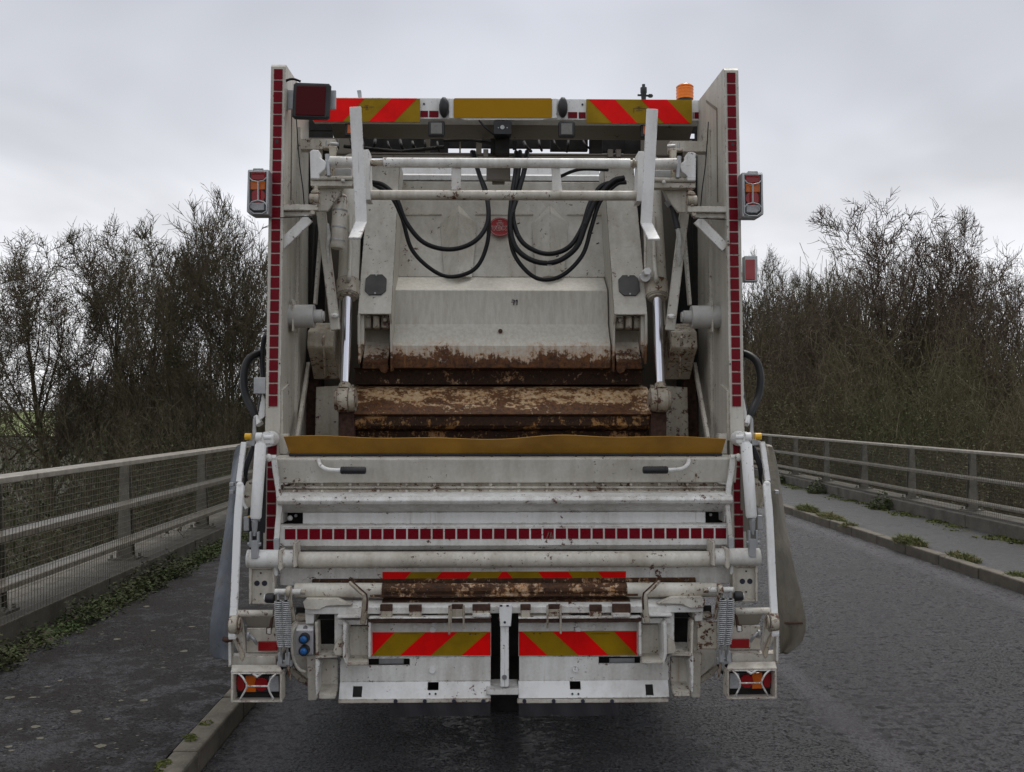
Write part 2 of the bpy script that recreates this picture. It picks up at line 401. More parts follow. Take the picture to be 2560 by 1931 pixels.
def part(name, mb, mat, parent=None, bev=.003, **kw):
    me = mb.mesh(name)
    for m in (mat if isinstance(mat, (list, tuple)) else [mat]): me.materials.append(MAT[m])
    o = link(name, me, parent if parent is not None else TR, **kw)
    if parent is None: o.matrix_parent_inverse = TRI
    if bev and len(me.polygons) < 4000:
        b = o.modifiers.new('bevel', 'BEVEL'); b.width = bev; b.segments = 2; b.limit_method = 'ANGLE'; b.angle_limit = R(50)
    return o
def empty(name, loc=(0,0,0), **kw):
    o = bpy.data.objects.new(name, None); COL.objects.link(o); o.location = loc; o.empty_display_size = .2
    return tagp(o, **kw)

# ------------------------------------------------------------------ ground, road, pavements
def grid_mesh(name, xs, ys, fz, mat, **kw):
    vs = [(x, y, fz(x, y)) for y in ys for x in xs]; n = len(xs)
    fs = [(j*n+i, j*n+i+1, (j+1)*n+i+1, (j+1)*n+i) for j in range(len(ys)-1) for i in range(n-1)]
    me = bpy.data.meshes.new(name); me.from_pydata(vs, [], fs); me.materials.append(MAT[mat])
    for p in me.polygons: p.use_smooth = True
    return link(name, me, **kw)
def terr(x, y):
    d = max(0, -4.2 - x, x - 7.6)
    far = max(0, abs(y) - 90)
    drop = -min(3.6, d * .75) if d > 0 else -.06
    roll = .35 * math.sin(x * .11 + 1) * math.cos(y * .07) * min(1, d / 8)
    hill = 0
    if y > 60: hill = min(1, (y - 60) / 400) * 6
    return drop + roll + hill * (1 if d > 10 else 0)
xs = [-2500,-900,-400,-200,-120,-80,-60,-45,-35,-28,-22,-18,-15,-12,-10,-8,-7,-6,-5,-4.3,-4.2,7.6,7.7,8.5,9.5,11,13,16,20,25,32,40,55,80,120,200,400,900,2500]
ys = [-300,-60,-20,-5,0,5,10,15,20,25,30,36,44,54,66,80,100,130,170,230,330,500,900,1800,3000]
grid_mesh('ground', xs, ys, terr, 'terrain', kind='structure')
KL, KR = -1.40, 5.13
def strip(name, x0, x1, z, mat, th=.5, y0=-8, y1=140, crown=0.0):
    mb = MB(); mb.box(x0, x1, y0, y1, z - th, z)
    return part(name, mb, mat, parent=False or None, bev=0)
def setting(name, mb, mat, kind='structure', **kw):
    me = mb.mesh(name)
    for m in (mat if isinstance(mat, (list, tuple)) else [mat]): me.materials.append(MAT[m])
    return link(name, me, None, kind=kind, **kw)
mb = MB(); mb.box(KL + .002, KR - .002, -8, 140, -.5, 0); road = setting('road', mb, 'road')
mb = MB(); mb.box(-3.12, KL - .129, -8, 140, -.5, .112); pav_l = setting('pavement', mb, 'pavement_left')
mb = MB(); mb.box(KR + .129, 6.80, -8, 140, -.5, .10); pav_r = setting('pavement', mb, 'pavement_right')
mb = MB(); mb.box(-3.36, -3.122, -8, 140, -.5, .10); verge = setting('verge', mb, 'soil')

# kerbs: each stone a piece
def kerb(name, x0, x1, label):
    k = empty(name, (x0, 0, 0), kind='structure')
    mb = MB(); w = x1 - x0; Lk = .908
    mb.box(0, w, 0, Lk, -.25, .118)
    me = mb.mesh('kerb_stone'); me.materials.append(MAT['kerb_concrete'])
    for i in range(42):
        o = link('kerb_stone', me, k); o.location = (rng.uniform(-.004, .004), -.6 + i * .918, rng.uniform(-.004, .004))
        o.rotation_euler = (rng.uniform(-.003, .003), 0, rng.uniform(-.003, .003))
        b = o.modifiers.new('bevel', 'BEVEL'); b.width = .014; b.segments = 2
    mb = MB(); mb.box(.004, w - .004, 38, 140, -.25, .116); 
    part('far_kerb', mb, 'kerb_concrete', k, 0, kind='stuff')
    mb = MB(); mb.box(.006, w - .006, -8, 38, -.25, .100); part('kerb_joint', mb, 'soil', k, 0)
    return k
kerb('kerb', KL - .127, KL, '')
kerb('kerb', KR, KR + .127, '')

# lichen spots on the left pavement, each a thin irregular crust
mb = MB()
spots = [(82,1731),(118,1705),(25,1731),(50,1808),(22,1850),(190,1766),(90,1802),(268,1785),(255,1577),(293,1590),(382,1570),(383,1473),(366,1510),(303,1740),(460,1620),(150,1690),(410,1660),(480,1560),(100,1830),(520,1500),(500,1430),(360,1740),(250,1850),(30,1560+300)]
for (a, b_) in spots:
    zz = .1125; Y = (CH - zz) * FPX / (b_ - 1030); c = P(a, b_, Y); r = rng.uniform(.016, .036)
    vs = [(c.x + r * rng.uniform(.6, 1.1) * math.cos(t * math.pi / 5), c.y + r * rng.uniform(.6, 1.1) * math.sin(t * math.pi / 5), .1135) for t in range(10)]
    mb.add(vs, [tuple(range(10))])
for _ in range(420):
    x = rng.uniform(-3.05, -1.6); y = rng.uniform(4.2, 11); r = rng.uniform(.003, .010)
    vs = [(x + r * math.cos(t * math.pi / 3), y + r * rng.uniform(.7, 1.2) * math.sin(t * math.pi / 3), .1135) for t in range(6)]
    mb.add(vs, [tuple(range(6))])
setting('lichen_patches', mb, 'lichen', kind='stuff')

# ------------------------------------------------------------------ parapets
def parapet(name, sgn, X, pl0, pl1, zt, zm, zl, posts, label, y0=-4, y1=60, w=.20, rt=.045):
    root = empty(name, (X, 0, 0), label=label, cat='parapet fence')
    def bx(x0, x1, *r):
        m_ = MB(); a, b = sorted((sgn * x0 , sgn * x1)); m_.box(a, b, *r); return m_
    sec = 2.6; y = y0
    pm = MB(); a, b = sorted((sgn * (pl0 - X * sgn), sgn * (pl1 - X * sgn)))
    k = 0
    while y < y1:
        q = MB(); q.box(a, b, y, y + sec - .012, -.6, .28); part('plinth_block', q, 'plinth_concrete', root, .012); y += sec
    q = MB(); q.box(a + .02, b - .02, y0, y1, -.6, .262); part('plinth_core', q, 'soil', root, 0)
    pmesh = None
    for py_ in posts:
        h = zt - .28 - .05
        if pmesh is None:
            m_ = MB()
            for (yy0, yy1) in ((-.05, -.035), (.035, .05)):
                q0 = [(.0*sgn, 0), (.15*sgn, 0), (.125*sgn, h), (.055*sgn, h)]
                vs = [(x, yy0, z) for x, z in q0] + [(x, yy1, z) for x, z in q0]
                fs = [(0,1,2,3), (7,6,5,4), (1,0,4,5), (2,1,5,6), (3,2,6,7), (0,3,7,4)]
                if sgn < 0: fs = [f[::-1] for f in fs]
                m_.add(vs, fs)
            m_.box(*sorted((.06*sgn, .10*sgn)), -.034, .034, 0, h)
            m_.box(*sorted((-.06*sgn, .22*sgn)), -.11, .11, 0, .018)
            for bx_, by_ in ((-.03, -.08), (-.03, .08), (.19, -.08), (.19, .08)):
                m_.cyl((bx_*sgn, by_, .018), (bx_*sgn, by_, .05), .014, 6)
            pmesh = m_.mesh('post'); pmesh.materials.append(MAT['post_metal'])
        o = link('post', pmesh, root); o.location = (.13*sgn, py_, .28)
    # rails in lengths that meet at posts
    for zz, ww in ((zt, w), (zm, w * .85), (zl, w * .85)):
        ys_ = [y0] + [p for i, p in enumerate(sorted(posts)) if i % 2 == 0 and p > y0 + 1] + [y1]
        for i in range(len(ys_) - 1):
            m_ = MB(); xa, xb = sorted((-.10*sgn, (ww - .10)*sgn)); m_.box(xa, xb, ys_[i] + .004, ys_[i+1] - .004, zz - rt, zz)
            part('rail', m_, 'rail_metal', root, .006)
            if i:
                m_ = MB(); m_.box(xa + .006, xb - .006, ys_[i] - .05, ys_[i] + .05, zz - rt + .004, zz - .003); part('rail_joint', m_, 'rail_metal', root, 0)
    # welded wire mesh, in front of the posts
    m_ = MB(); xw = -.112 * sgn; r = .0016
    y = y0
    while y < min(y1, 34):
        m_.box(xw - r, xw + r, y, y + 2 * r, .29, zt - rt - .004); y += .05 if y < 20 else .1
    z = .30
    while z < zt - .06:
        m_.box(xw + r, xw + 3 * r, y0, y1, z, z + 2 * r * .9); z += .05
    part('wire_mesh', m_, 'wire', root, 0, kind='stuff')
    return root
pl = [-3.3 + 2.69 * i for i in range(-1, 0)] + [7.46 + 2.67 * i for i in range(-3, 18)]
parapet('bridge_parapet', -1, -3.42, 3.36, 3.98, 1.30, .90, .556, pl, 'grey metal bridge parapet with wire mesh on the left beside the dark weedy pavement')
prr = [14.8 + 2.15 * i for i in range(-6, 20)]
parapet('bridge_parapet', 1, 7.0, 6.81, 7.42, 1.19, .81, .47, prr, 'grey metal bridge parapet with wire mesh on the right beyond the empty road', rt=.04)

# ------------------------------------------------------------------ vegetation
def seg_mesh(name, segs, mats, sides=3, leaves=None):
    """segs: array n x 8 (p0, p1, r0, r1) -> one mesh of tapered prisms, leaves: list of (centre, size)"""
    S = np.array(segs, dtype=np.float32); n = len(S)
    p0, p1, r0, r1 = S[:, :3], S[:, 3:6], S[:, 6:7], S[:, 7:8]
    t = p1 - p0; t /= np.linalg.norm(t, axis=1, keepdims=True) + 1e-9
    ref = np.where(np.abs(t[:, 2:3]) < .9, np.array([[0, 0, 1.]]), np.array([[1., 0, 0]]))
    a = np.cross(t, ref); a /= np.linalg.norm(a, axis=1, keepdims=True) + 1e-9; b = np.cross(t, a)
    rings = []
    for pp, rr in ((p0, r0), (p1, r1)):
        for k in range(sides):
            w = 2 * math.pi * k / sides
            rings.append(pp + (a * math.cos(w) + b * math.sin(w)) * rr)
    V = np.stack(rings, axis=1).reshape(-1, 3)
    base = (np.arange(n) * 2 * sides)[:, None]
    F = []
    for k in range(sides):
        F.append(base + np.array([[k, (k+1) % sides, sides + (k+1) % sides, sides + k]]))
    F = np.stack(F, axis=1).reshape(-1, 4)
    mi = np.zeros(len(F), dtype=np.int32)
    if leaves is not None and len(leaves):
        Lf = np.array(leaves, dtype=np.float32); m = len(Lf); rs = np.random.RandomState(3)
        u = rs.normal(size=(m, 3)); u /= np.linalg.norm(u, axis=1, keepdims=True); w = np.cross(u, rs.normal(size=(m, 3))); w /= np.linalg.norm(w, axis=1, keepdims=True)
        c, sz = Lf[:, :3], Lf[:, 3:4]
        q = np.stack([c - u*sz, c + w*sz*.6, c + u*sz, c - w*sz*.6], axis=1).reshape(-1, 3)
        F2 = (np.arange(m) * 4)[:, None] + np.array([[0, 1, 2, 3]]) + len(V)
        V = np.concatenate([V, q]); F = np.concatenate([F, F2]); mi = np.concatenate([mi, np.ones(m, dtype=np.int32)])
    me = bpy.data.meshes.new(name)
    me.vertices.add(len(V)); me.vertices.foreach_set('co', V.astype(np.float32).ravel())
    me.loops.add(len(F) * 4); me.loops.foreach_set('vertex_index', F.astype(np.int32).ravel())
    me.polygons.add(len(F)); me.polygons.foreach_set('loop_start', np.arange(len(F), dtype=np.int32) * 4)
    me.polygons.foreach_set('loop_total', np.full(len(F), 4, dtype=np.int32)); me.polygons.foreach_set('material_index', mi)
    me.update(calc_edges=True)
    for m_ in mats: me.materials.append(MAT[m_])
    return me
def rvec(r_): return Vector((r_.gauss(0, 1), r_.gauss(0, 1), r_.gauss(0, 1)))
def tree_segs(seed, H=10., r0=.16, spread=.5, kids=(12, 7, 6, 4), stems=1, up=.12, env=(.30, .44, .56), bole=.28, ivy=0):
    """env: crown radius, crown half height, crown centre height, all as shares of H"""
    r_ = random.Random(seed); tr, cw = [], []
    ph = [r_.uniform(0, 6.28) for _ in range(4)]
    def inside(p, m=1.0):
        a = math.atan2(p.y, p.x); rr = env[0] * H * (1 + .13 * math.sin(2 * a + ph[0]) + .10 * math.sin(3 * a + ph[1]))
        z = (p.z - env[2] * H) / (env[1] * H)
        q = (p.x * p.x + p.y * p.y) / rr ** 2 + z * z * (1 if z > 0 else .55)
        return q < m * (1 + .16 * math.sin(5 * a + ph[2] + 4 * z))
    def grow(p, d, r, length, lv):
        k = (7, 6, 5, 4, 3)[lv]; out = tr if lv <= 1 else cw
        ps = [p.copy()]
        for i in range(k):
            c_ = p - Vector((0, 0, .22 * H)); c_.x *= 1.0; ow = c_.normalized()
            d = (d + rvec(r_) * ((.035, .075, .11, .14, .17)[lv]) + Vector((0, 0, (.02, up, up * .3, 0, 0)[lv])) + ow * ((0, .06, .13, .15, .12)[lv])).normalized()
            q = p + d * (length / k)
            if lv and not inside(q, (1, .94, .98, 1.02, 1.07)[lv]): break
            p = q; ps.append(p.copy())
        m = len(ps) - 1; pts = [(ps[0], r)]
        for i in range(m):
            rr = max(r * (1 - .88 * (i + 1) / m), .0042); out.append((*ps[i], *ps[i+1], pts[-1][1], rr)); pts.append((ps[i+1], rr))
        n = len(pts) - 1
        if lv >= 4 or n < 1: return
        nk = kids[lv]
        for j in range(nk):
            f = (bole + (1 - bole) * (j + r_.random()) / nk) if lv == 0 else (.12 + .88 * (j + r_.random()) / nk)
            idx = max(1, min(n, int(round(f * k))))
            if idx > n: continue
            bp, br = pts[idx]; dd = (pts[idx][0] - pts[idx-1][0]).normalized()
            bp = bp - (pts[idx][0] - pts[idx-1][0]) * r_.random() * .8
            a = dd.orthogonal().normalized(); b = dd.cross(a); az = r_.uniform(0, 6.28)
            ang = r_.uniform(.6, 1.0) * spread * 2.0 * (1.25 - .55 * f if lv == 0 else (1.1, 1.0, 1.05, 1.2)[lv])
            nd = (dd * math.cos(ang) + (a * math.cos(az) + b * math.sin(az)) * math.sin(ang)).normalized()
            if lv == 0: ln = H * r_.uniform(.40, .58) * (1.25 - .75 * f)
            else: ln = length * r_.uniform(.34, .58)
            grow(bp, nd, max(br * r_.uniform(.45, .7), .009), max(ln, .24), lv + 1)
    for s_ in range(stems):
        off = Vector((r_.uniform(-.10, .10) * H, r_.uniform(-.06, .06) * H, 0)) if stems > 1 else Vector((0, 0, 0))
        d0 = Vector((off.x * .12 + r_.uniform(-.04, .04), off.y * .12, 1)).normalized()
        grow(off, d0, r0 * (.62 if stems > 1 else 1), H * r_.uniform(.66, .84), 0)
    return tr, cw
TREES = {}
def tree_proto(key, seed, bk='bark', ivy=0, **kw):
    tr, cw = tree_segs(seed, ivy=0, **kw)
    r_ = random.Random(seed + 5); lv = []
    if ivy:
        for s_ in tr:
            if s_[6] > .02 and s_[2] < kw.get('H', 10) * .6:
                for _ in range(ivy):
                    f = r_.random(); lv.append([s_[i] + (s_[i+3] - s_[i]) * f + r_.gauss(0, .12 + s_[6] * .5) for i in range(3)] + [r_.uniform(.02, .045)])
    TREES[key] = (seg_mesh('trunk', tr, [bk, 'ivy'], 6, lv), seg_mesh('crown', cw, [bk], 3))
def put_tree(key, px, Y, s, rz, label, cat='tree', sx=1.0, zoff=0.0):
    x = (px - 1222) * Y / FPX
    z = terr(x, Y) - .1 + zoff
    root = empty('bare_tree', (x, Y, z), label=label, cat=cat, group='bare trees beyond the bridge')
    root.rotation_euler = (0, 0, rz); root.scale = (s * sx, s * sx, s)
    for nm, me in zip(('trunk', 'crown'), TREES[key]): link(nm, me, root)
    return root
tree_proto('round', 11, H=10, spread=.50, kids=(15, 8, 7, 8), r0=.17, env=(.31, .38, .64), bole=.27, up=.05)
tree_proto('fan', 23, H=10, spread=.48, kids=(14, 8, 7, 8), r0=.15, env=(.26, .38, .64), bole=.28, up=.06)
tree_proto('multi', 37, ivy=4, H=10, spread=.38, kids=(9, 7, 6, 6), stems=4, r0=.14, env=(.28, .42, .60), bole=.2, up=.06)
tree_proto('upright', 51, bk='bark_brown', H=10, spread=.46, kids=(15, 8, 7, 7), r0=.17, env=(.29, .42, .60), bole=.25, up=.08)
Yt = 28.0
def hs(top_py, px, Y, H): 
    x = (px - 1222) * Y / FPX
    return (CH + (1030 - top_py) * Y / FPX - terr(x, Y)) / H
T = [('round', -30, 32, 735, .4, 'lowest bare tree, cut by the left edge of the photo', 1.0),
     ('round', 155, 30, 610, 2.1, 'spreading bare tree second from the left edge with a clear forked trunk', 1.0),
     ('fan', 290, 31, 560, 1.0, 'tall bare tree with fanning limbs in the middle of the left row', .9),
     ('fan', 395, 34, 555, 3.6, 'slender bare tree behind the middle of the left row', 1.0),
     ('multi', 500, 29, 520, .2, 'tallest thick many stemmed bare tree beside the left rear lamp of the truck', .95),
     ('multi', 610, 28, 570, 4.4, 'ivy grown bare tree half hidden behind the left panel of the truck', .9),
     ('upright', 2215, 33, 525, .8, 'tallest bare tree rising out of the thicket on the right', 1.15),
     ('upright', 2400, 30, 560, 2.7, 'bare tree with a forked top second tallest above the right thicket', .75),
     ('upright', 2555, 27, 655, 4.1, 'low bare tree cut by the right edge of the photo', .9),
     ('fan', 2060, 38, 640, 5.0, 'low bare tree nearest the truck above the right thicket', .8),
     ('multi', 1910, 44, 640, 1.9, 'small bare tree just right of the red side lamp of the truck', .8)]
for key, px, Y, top, rz, lab, sx in T:
    put_tree(key, px, Y, hs(top, px, Y, 9.7), rz, lab, sx=sx)
# thickets: masses of bush stems that nobody could count
def bush_segs(seed, n=30, kids=4, kk=3, h=3.0, leaf=1.0, ls=(.016, .045)):
    r_ = random.Random(seed); out = []; lv = []
    for i in range(n):
        p = Vector((r_.gauss(0, .42), r_.gauss(0, .42), 0)); d = (Vector((r_.gauss(0, .5), r_.gauss(0, .5), 1))).normalized()
        ln = h * r_.uniform(.55, 1.0) * (1 - .35 * min(1, math.hypot(d.x, d.y))); pr = .010
        for j in range(9):
            d = (d + rvec(r_) * .24).normalized(); q = p + d * ln / 9; out.append((*p, *q, pr, pr * .86)); pr *= .86
            for k in range(1 if j < 3 else kids):
                dd = (d * .5 + rvec(r_) * .7 + Vector((d.x, d.y, 0)) * .5).normalized(); l2 = r_.uniform(.10, .34); a = p + (q - p) * r_.random(); b2 = a + dd * l2
                out.append((*a, *b2, .0045, .0025))
                for m_ in range(kk):
                    d3 = (dd + rvec(r_) * .7).normalized(); c = a + (b2 - a) * r_.uniform(.2, 1); e = c + d3 * r_.uniform(.05, .15); out.append((*c, *e, .003, .002))
                    for _ in range(int(leaf + r_.random())):
                        f = r_.random(); g = c + (e - c) * f + rvec(r_) * .035; lv.append((*g, r_.uniform(*ls)))
            p = q
    out = np.array(out, dtype=np.float32); lv = np.array(lv, dtype=np.float32); q_ = 3.0 / np.percentile(out[:, 5], 88)
    out[:, [2, 5]] *= q_; lv[:, 2] *= q_
    rs = np.random.RandomState(seed); cap = 3.0 + .30 * np.sin(out[:, 3] * 3 + seed) + rs.normal(size=len(out)) * .1
    out = out[out[:, 5] < cap]; lv = lv[lv[:, 2] < 2.5 + rs.normal(size=len(lv)) * .2]
    return out, lv
BS = [bush_segs(100 + i, n=24, kids=3, kk=3, leaf=2.6, ls=(.012, .034)) for i in range(3)]
BD = [bush_segs(200 + i, n=14, leaf=1.2) for i in range(2)]
def thicket(name, places, bk, src, lf='ivy'):
    segs, lvs = [], []
    r_ = random.Random(5)
    for (x, y, s, sz) in places:
        S, Lv = src[r_.randrange(len(src))]; w = r_.uniform(0, 6.28); c, s_ = math.cos(w), math.sin(w); M = np.array([[c, -s_], [s_, c]]); z = terr(x, y) - .1
        A = S.copy()
        for o in (0, 3):
            A[:, o:o+2] = (A[:, o:o+2] @ M.T) * s * 1.15 + (x, y); A[:, o+2] = A[:, o+2] * sz + z
        A[:, 6:8] *= max(1.0, s) * max(1.0, y / 26.)
        B = Lv.copy(); B[:, :2] = (B[:, :2] @ M.T) * s * 1.15 + (x, y); B[:, 2] = B[:, 2] * sz + z; B[:, 3] *= max(1.0, y / 24.)
        segs.append(A); lvs.append(B)
    me = seg_mesh(name, np.concatenate(segs), [bk, lf], 3, np.concatenate(lvs))
    print(name, len(places), 'tris', sum(len(p.vertices) - 2 for p in me.polygons) if len(me.polygons) < 1 else len(me.polygons) * 2)
    return link(name, me, kind='stuff')
r_ = random.Random(9)
pr = []
for row, (xo, tp) in enumerate(((10.0, 960), (11.2, 850), (12.8, 765), (15.0, 715), (18.0, 705))):
    y = 11.0 + row * 1.5
    while y < 52:
        x = xo + r_.uniform(-.6, .6) + max(0, (y - 22)) * .02
        top = tp + r_.uniform(-35, 40)
        px_ = 1222 + x / y * FPX
        top += 70 * max(0, min(1, (px_ - 2300) / 200))
        z1 = CH + (1030 - top) * y / FPX; sz = (z1 - terr(x, y)) / 3.0
        s = max(.9, min(1.9, sz * .8)) 
        if px_ < 2800: pr.append((x, y, s, sz))
        y += .95 * s
thicket('thicket', pr, 'thicket', BS, 'thicket_leaf')
pr = []
for row, (xo, tp) in enumerate(((-6.6, 1040), (-9, 1000), (-13, 960), (-19, 930))):
    y = 9.0 + row * 3
    while y < 58:
        x = xo + r_.uniform(-1.2, 1.2); top = tp + r_.uniform(-70, 90); px_ = 1222 + x / y * FPX
        z1 = CH + (1030 - top) * y / FPX; sz = (z1 - terr(x, y)) / 3.0; s = max(.8, min(2.2, sz * .8))
        if px_ < 190 and y > 14: sz *= .25
        if px_ > -150 and (px_ < 760 or (px_ < 1090 and row < 3)): pr.append((x, y, s, max(sz, .6)))
        y += 1.7 * s
thicket('undergrowth', pr, 'undergrowth', BD)
# far wood on the left horizon, behind the trees
segs = []
r_ = random.Random(77)
for i in range(4600):
    y = r_.uniform(105, 150); u = r_.uniform(-.62, .62)
    if .425 < u < .50 or abs(u * y - .5) < 9: continue
    x = -y * u; z0 = terr(x, y); h = (9 + 3.0 * math.sin(u * 23) + 2.2 * math.sin(u * 61 + 2)) * r_.uniform(.45, 1.0)
    p = np.array((x, y, z0)); q = p + (r_.gauss(0, .5), 0, h * .85); segs.append((*p, *q, .14, .05))
    for _ in range(16):
        a = p + (q - p) * r_.uniform(.2, 1); b = a + np.array((r_.gauss(0, 1), r_.gauss(0, 1), abs(r_.gauss(0, 1)) + .4)) * .9; segs.append((*a, *b, .045, .02))
link('far_wood', seg_mesh('far_wood', segs, ['far_wood'], 3), kind='stuff')
mb = MB()
fy = [150, 190, 240, 300, 380]
vs = []
for yy in fy:
    for u in (-.62, -.52, -.44, -.36): vs.append((u * yy, yy, terr(u * yy, yy) + .4))
mb.add(vs, [(r * 4 + c, r * 4 + c + 1, r * 4 + c + 5, r * 4 + c + 4) for r in range(4) for c in range(3)])
setting('field', mb, 'field_grass')

# weeds: blade clumps
def blades(mb, cx, cy, cz, rx, ry, n, h, lean=.5, w=.006, r_=rng):
    for _ in range(n):
        a = r_.uniform(0, 6.28); q = math.sqrt(r_.random()); x = cx + rx * q * math.cos(a); y = cy + ry * q * math.sin(a)
        hh = h * r_.uniform(.5, 1.1) * (1.15 - .6 * q); d = Vector((r_.gauss(0, lean), r_.gauss(0, lean), 1)).normalized(); t = Vector((r_.gauss(0, 1), r_.gauss(0, 1), 0)).normalized() * w * r_.uniform(.6, 1.5)
        p = Vector((x, y, cz)); m_ = p + d * hh * .55; e = m_ + (d + Vector((d.x * 1.2, d.y * 1.2, -.5))) * hh * .45
        mb.add([p - t, p + t, m_ + t * .8, m_ - t * .8, e], [(0, 1, 2, 3), (3, 2, 4)])
def leafy(mb, cx, cy, cz, rad, n, h, size, r_=rng):
    for _ in range(n):
        a = r_.uniform(0, 6.28); q = math.sqrt(r_.random()) * rad
        c = Vector((cx + q * math.cos(a), cy + q * math.sin(a), cz + h * r_.random() * (1.1 - q / rad * .8)))
        u = rvec(r_).normalized() * size * r_.uniform(.6, 1.3); u.z *= .5; v = Vector((r_.gauss(0, 1), r_.gauss(0, 1), r_.gauss(0, .5))).normalized() * size * .45
        mb.add([c - u, c - u * .1 + v, c + u, c - u * .1 - v], [(0, 1, 2, 3)])
mb = MB(); r_ = random.Random(31)
y = 4.0
while y < 13.5:
    dens = .55 + .45 * math.sin(y * 2.3) + .3 * math.sin(y * 5.1 + 1)
    x = -3.20 + r_.uniform(-.07, .11)
    leafy(mb, x, y, .10, r_.uniform(.08, .17), int(60 + 60 * max(dens, 0)), r_.uniform(.06, .17) * (1 + max(dens, 0) * .4), .022, r_)
    if r_.random() < .3: blades(mb, x, y, .10, .07, .07, 14, .14, .5, .004, r_)
    y += .075
setting('weeds', mb, 'weed', kind='stuff')
mb = MB()
for (cy_, rad, n) in ((9.4, .2, 500), (10.1, .22, 500), (7.9, .16, 300), (6.5, .18, 300)):
    leafy(mb, -3.18, cy_, .1, rad, n, .30, .026, r_)
setting('nettles', mb, 'ivy', kind='stuff')
# leggy dead stems by the left plinth
segs = []
for i in range(26):
    p = Vector((-3.24 + r_.gauss(0, .05), 5.3 + r_.gauss(0, .35), .1)); d = Vector((r_.gauss(0, .25), r_.gauss(0, .25), 1)).normalized(); ln = r_.uniform(.25, .6)
    for j in range(5):
        d = (d + rvec(r_) * .15).normalized(); q = p + d * ln / 5; segs.append((*p, *q, .0028, .0022))
        for _ in range(3):
            e = q + (d + rvec(r_) * .6).normalized() * r_.uniform(.03, .13); segs.append((*q, *e, .0015, .001))
        p = q
link('dead_stems', seg_mesh('dead_stems', segs, ['bark_brown'], 3), kind='stuff')
def kerb_pt(px, py, X): Y = X * FPX / (px - 1222); return Y
def clump(px0, px1, X, h, label, n=500, mat='dry_grass', dead=False, ry=None):
    Y0, Y1 = X * FPX / (px1 - 1222), X * FPX / (px0 - 1222); cy = (Y0 + Y1) / 2
    mb = MB(); blades(mb, X, cy, .10, .11, ry or max(.12, (Y1 - Y0) / 2), n, h * .8, .7, .005)
    leafy(mb, X, cy, .10, .2, n // 5, h * .4, .016)
    me = mb.mesh('grass_tuft'); me.materials.append(MAT[mat])
    for v in me.vertices: v.co.y -= cy; v.co.x -= X
    o = link('grass_tuft', me, label=label, cat='weed', group='weeds growing along the right kerb'); o.location = (X, cy, 0)
clump(2000, 2045, 5.28, .26, 'farthest long grass tuft on the right kerb nearest the truck', 900)
clump(2050, 2115, 5.27, .22, 'grass tuft in the long row of weeds, second along the right kerb', 900)
clump(2118, 2140, 5.20, .15, 'small tuft spilling over the kerb face behind the thick tuft', 300)
clump(2245, 2318, 5.24, .24, 'thick round grass tuft spilling over the right kerb', 1300)
clump(2380, 2455, 5.32, .17, 'low weed with a small upright tip on the right kerb', 500)
clump(2535, 2575, 5.28, .14, 'weed tuft cut by the right edge of the photo on the kerb', 300)
mb = MB(); r_ = random.Random(8)
for i in range(150):
    y = r_.uniform(17, 33) if i % 3 else r_.uniform(11, 17); x = 6.78 - abs(r_.gauss(0, .14)); rad = r_.uniform(.05, .2)
    leafy(mb, x, y, .10, rad, 45, .03, .025, r_)
setting('moss_edge', mb, 'moss', kind='stuff')
for yy, lab in ((23.0, 'dark green weed at the foot of the right parapet nearest the truck'), (20.2, 'leafy green weed at the foot of the second parapet post on the right'), (16.9, 'green weed with yellow leaves at the foot of the third parapet post on the right')):
    mb = MB(); leafy(mb, 0, 0, .10, .22, 400, .34, .04, r_)
    me = mb.mesh('weed_plant'); me.materials.append(MAT['weed'])
    o = link('weed_plant', me, label=lab, cat='weed', group='weeds at the foot of the right parapet'); o.location = (6.68, yy, 0)
# moss on the left kerb
mb = MB()
for (a, b_) in ((475, 1828), (480, 1835), (412, 1890), (408, 1897), (392, 1915), (385, 1928), (515, 1795)):
    Y = (CH - .12) * FPX / (b_ - 1030); c = P(a, b_, Y); leafy(mb, c.x, c.y, .115, .035, 70, .02, .010, r_)
setting('kerb_moss', mb, 'moss', kind='stuff')

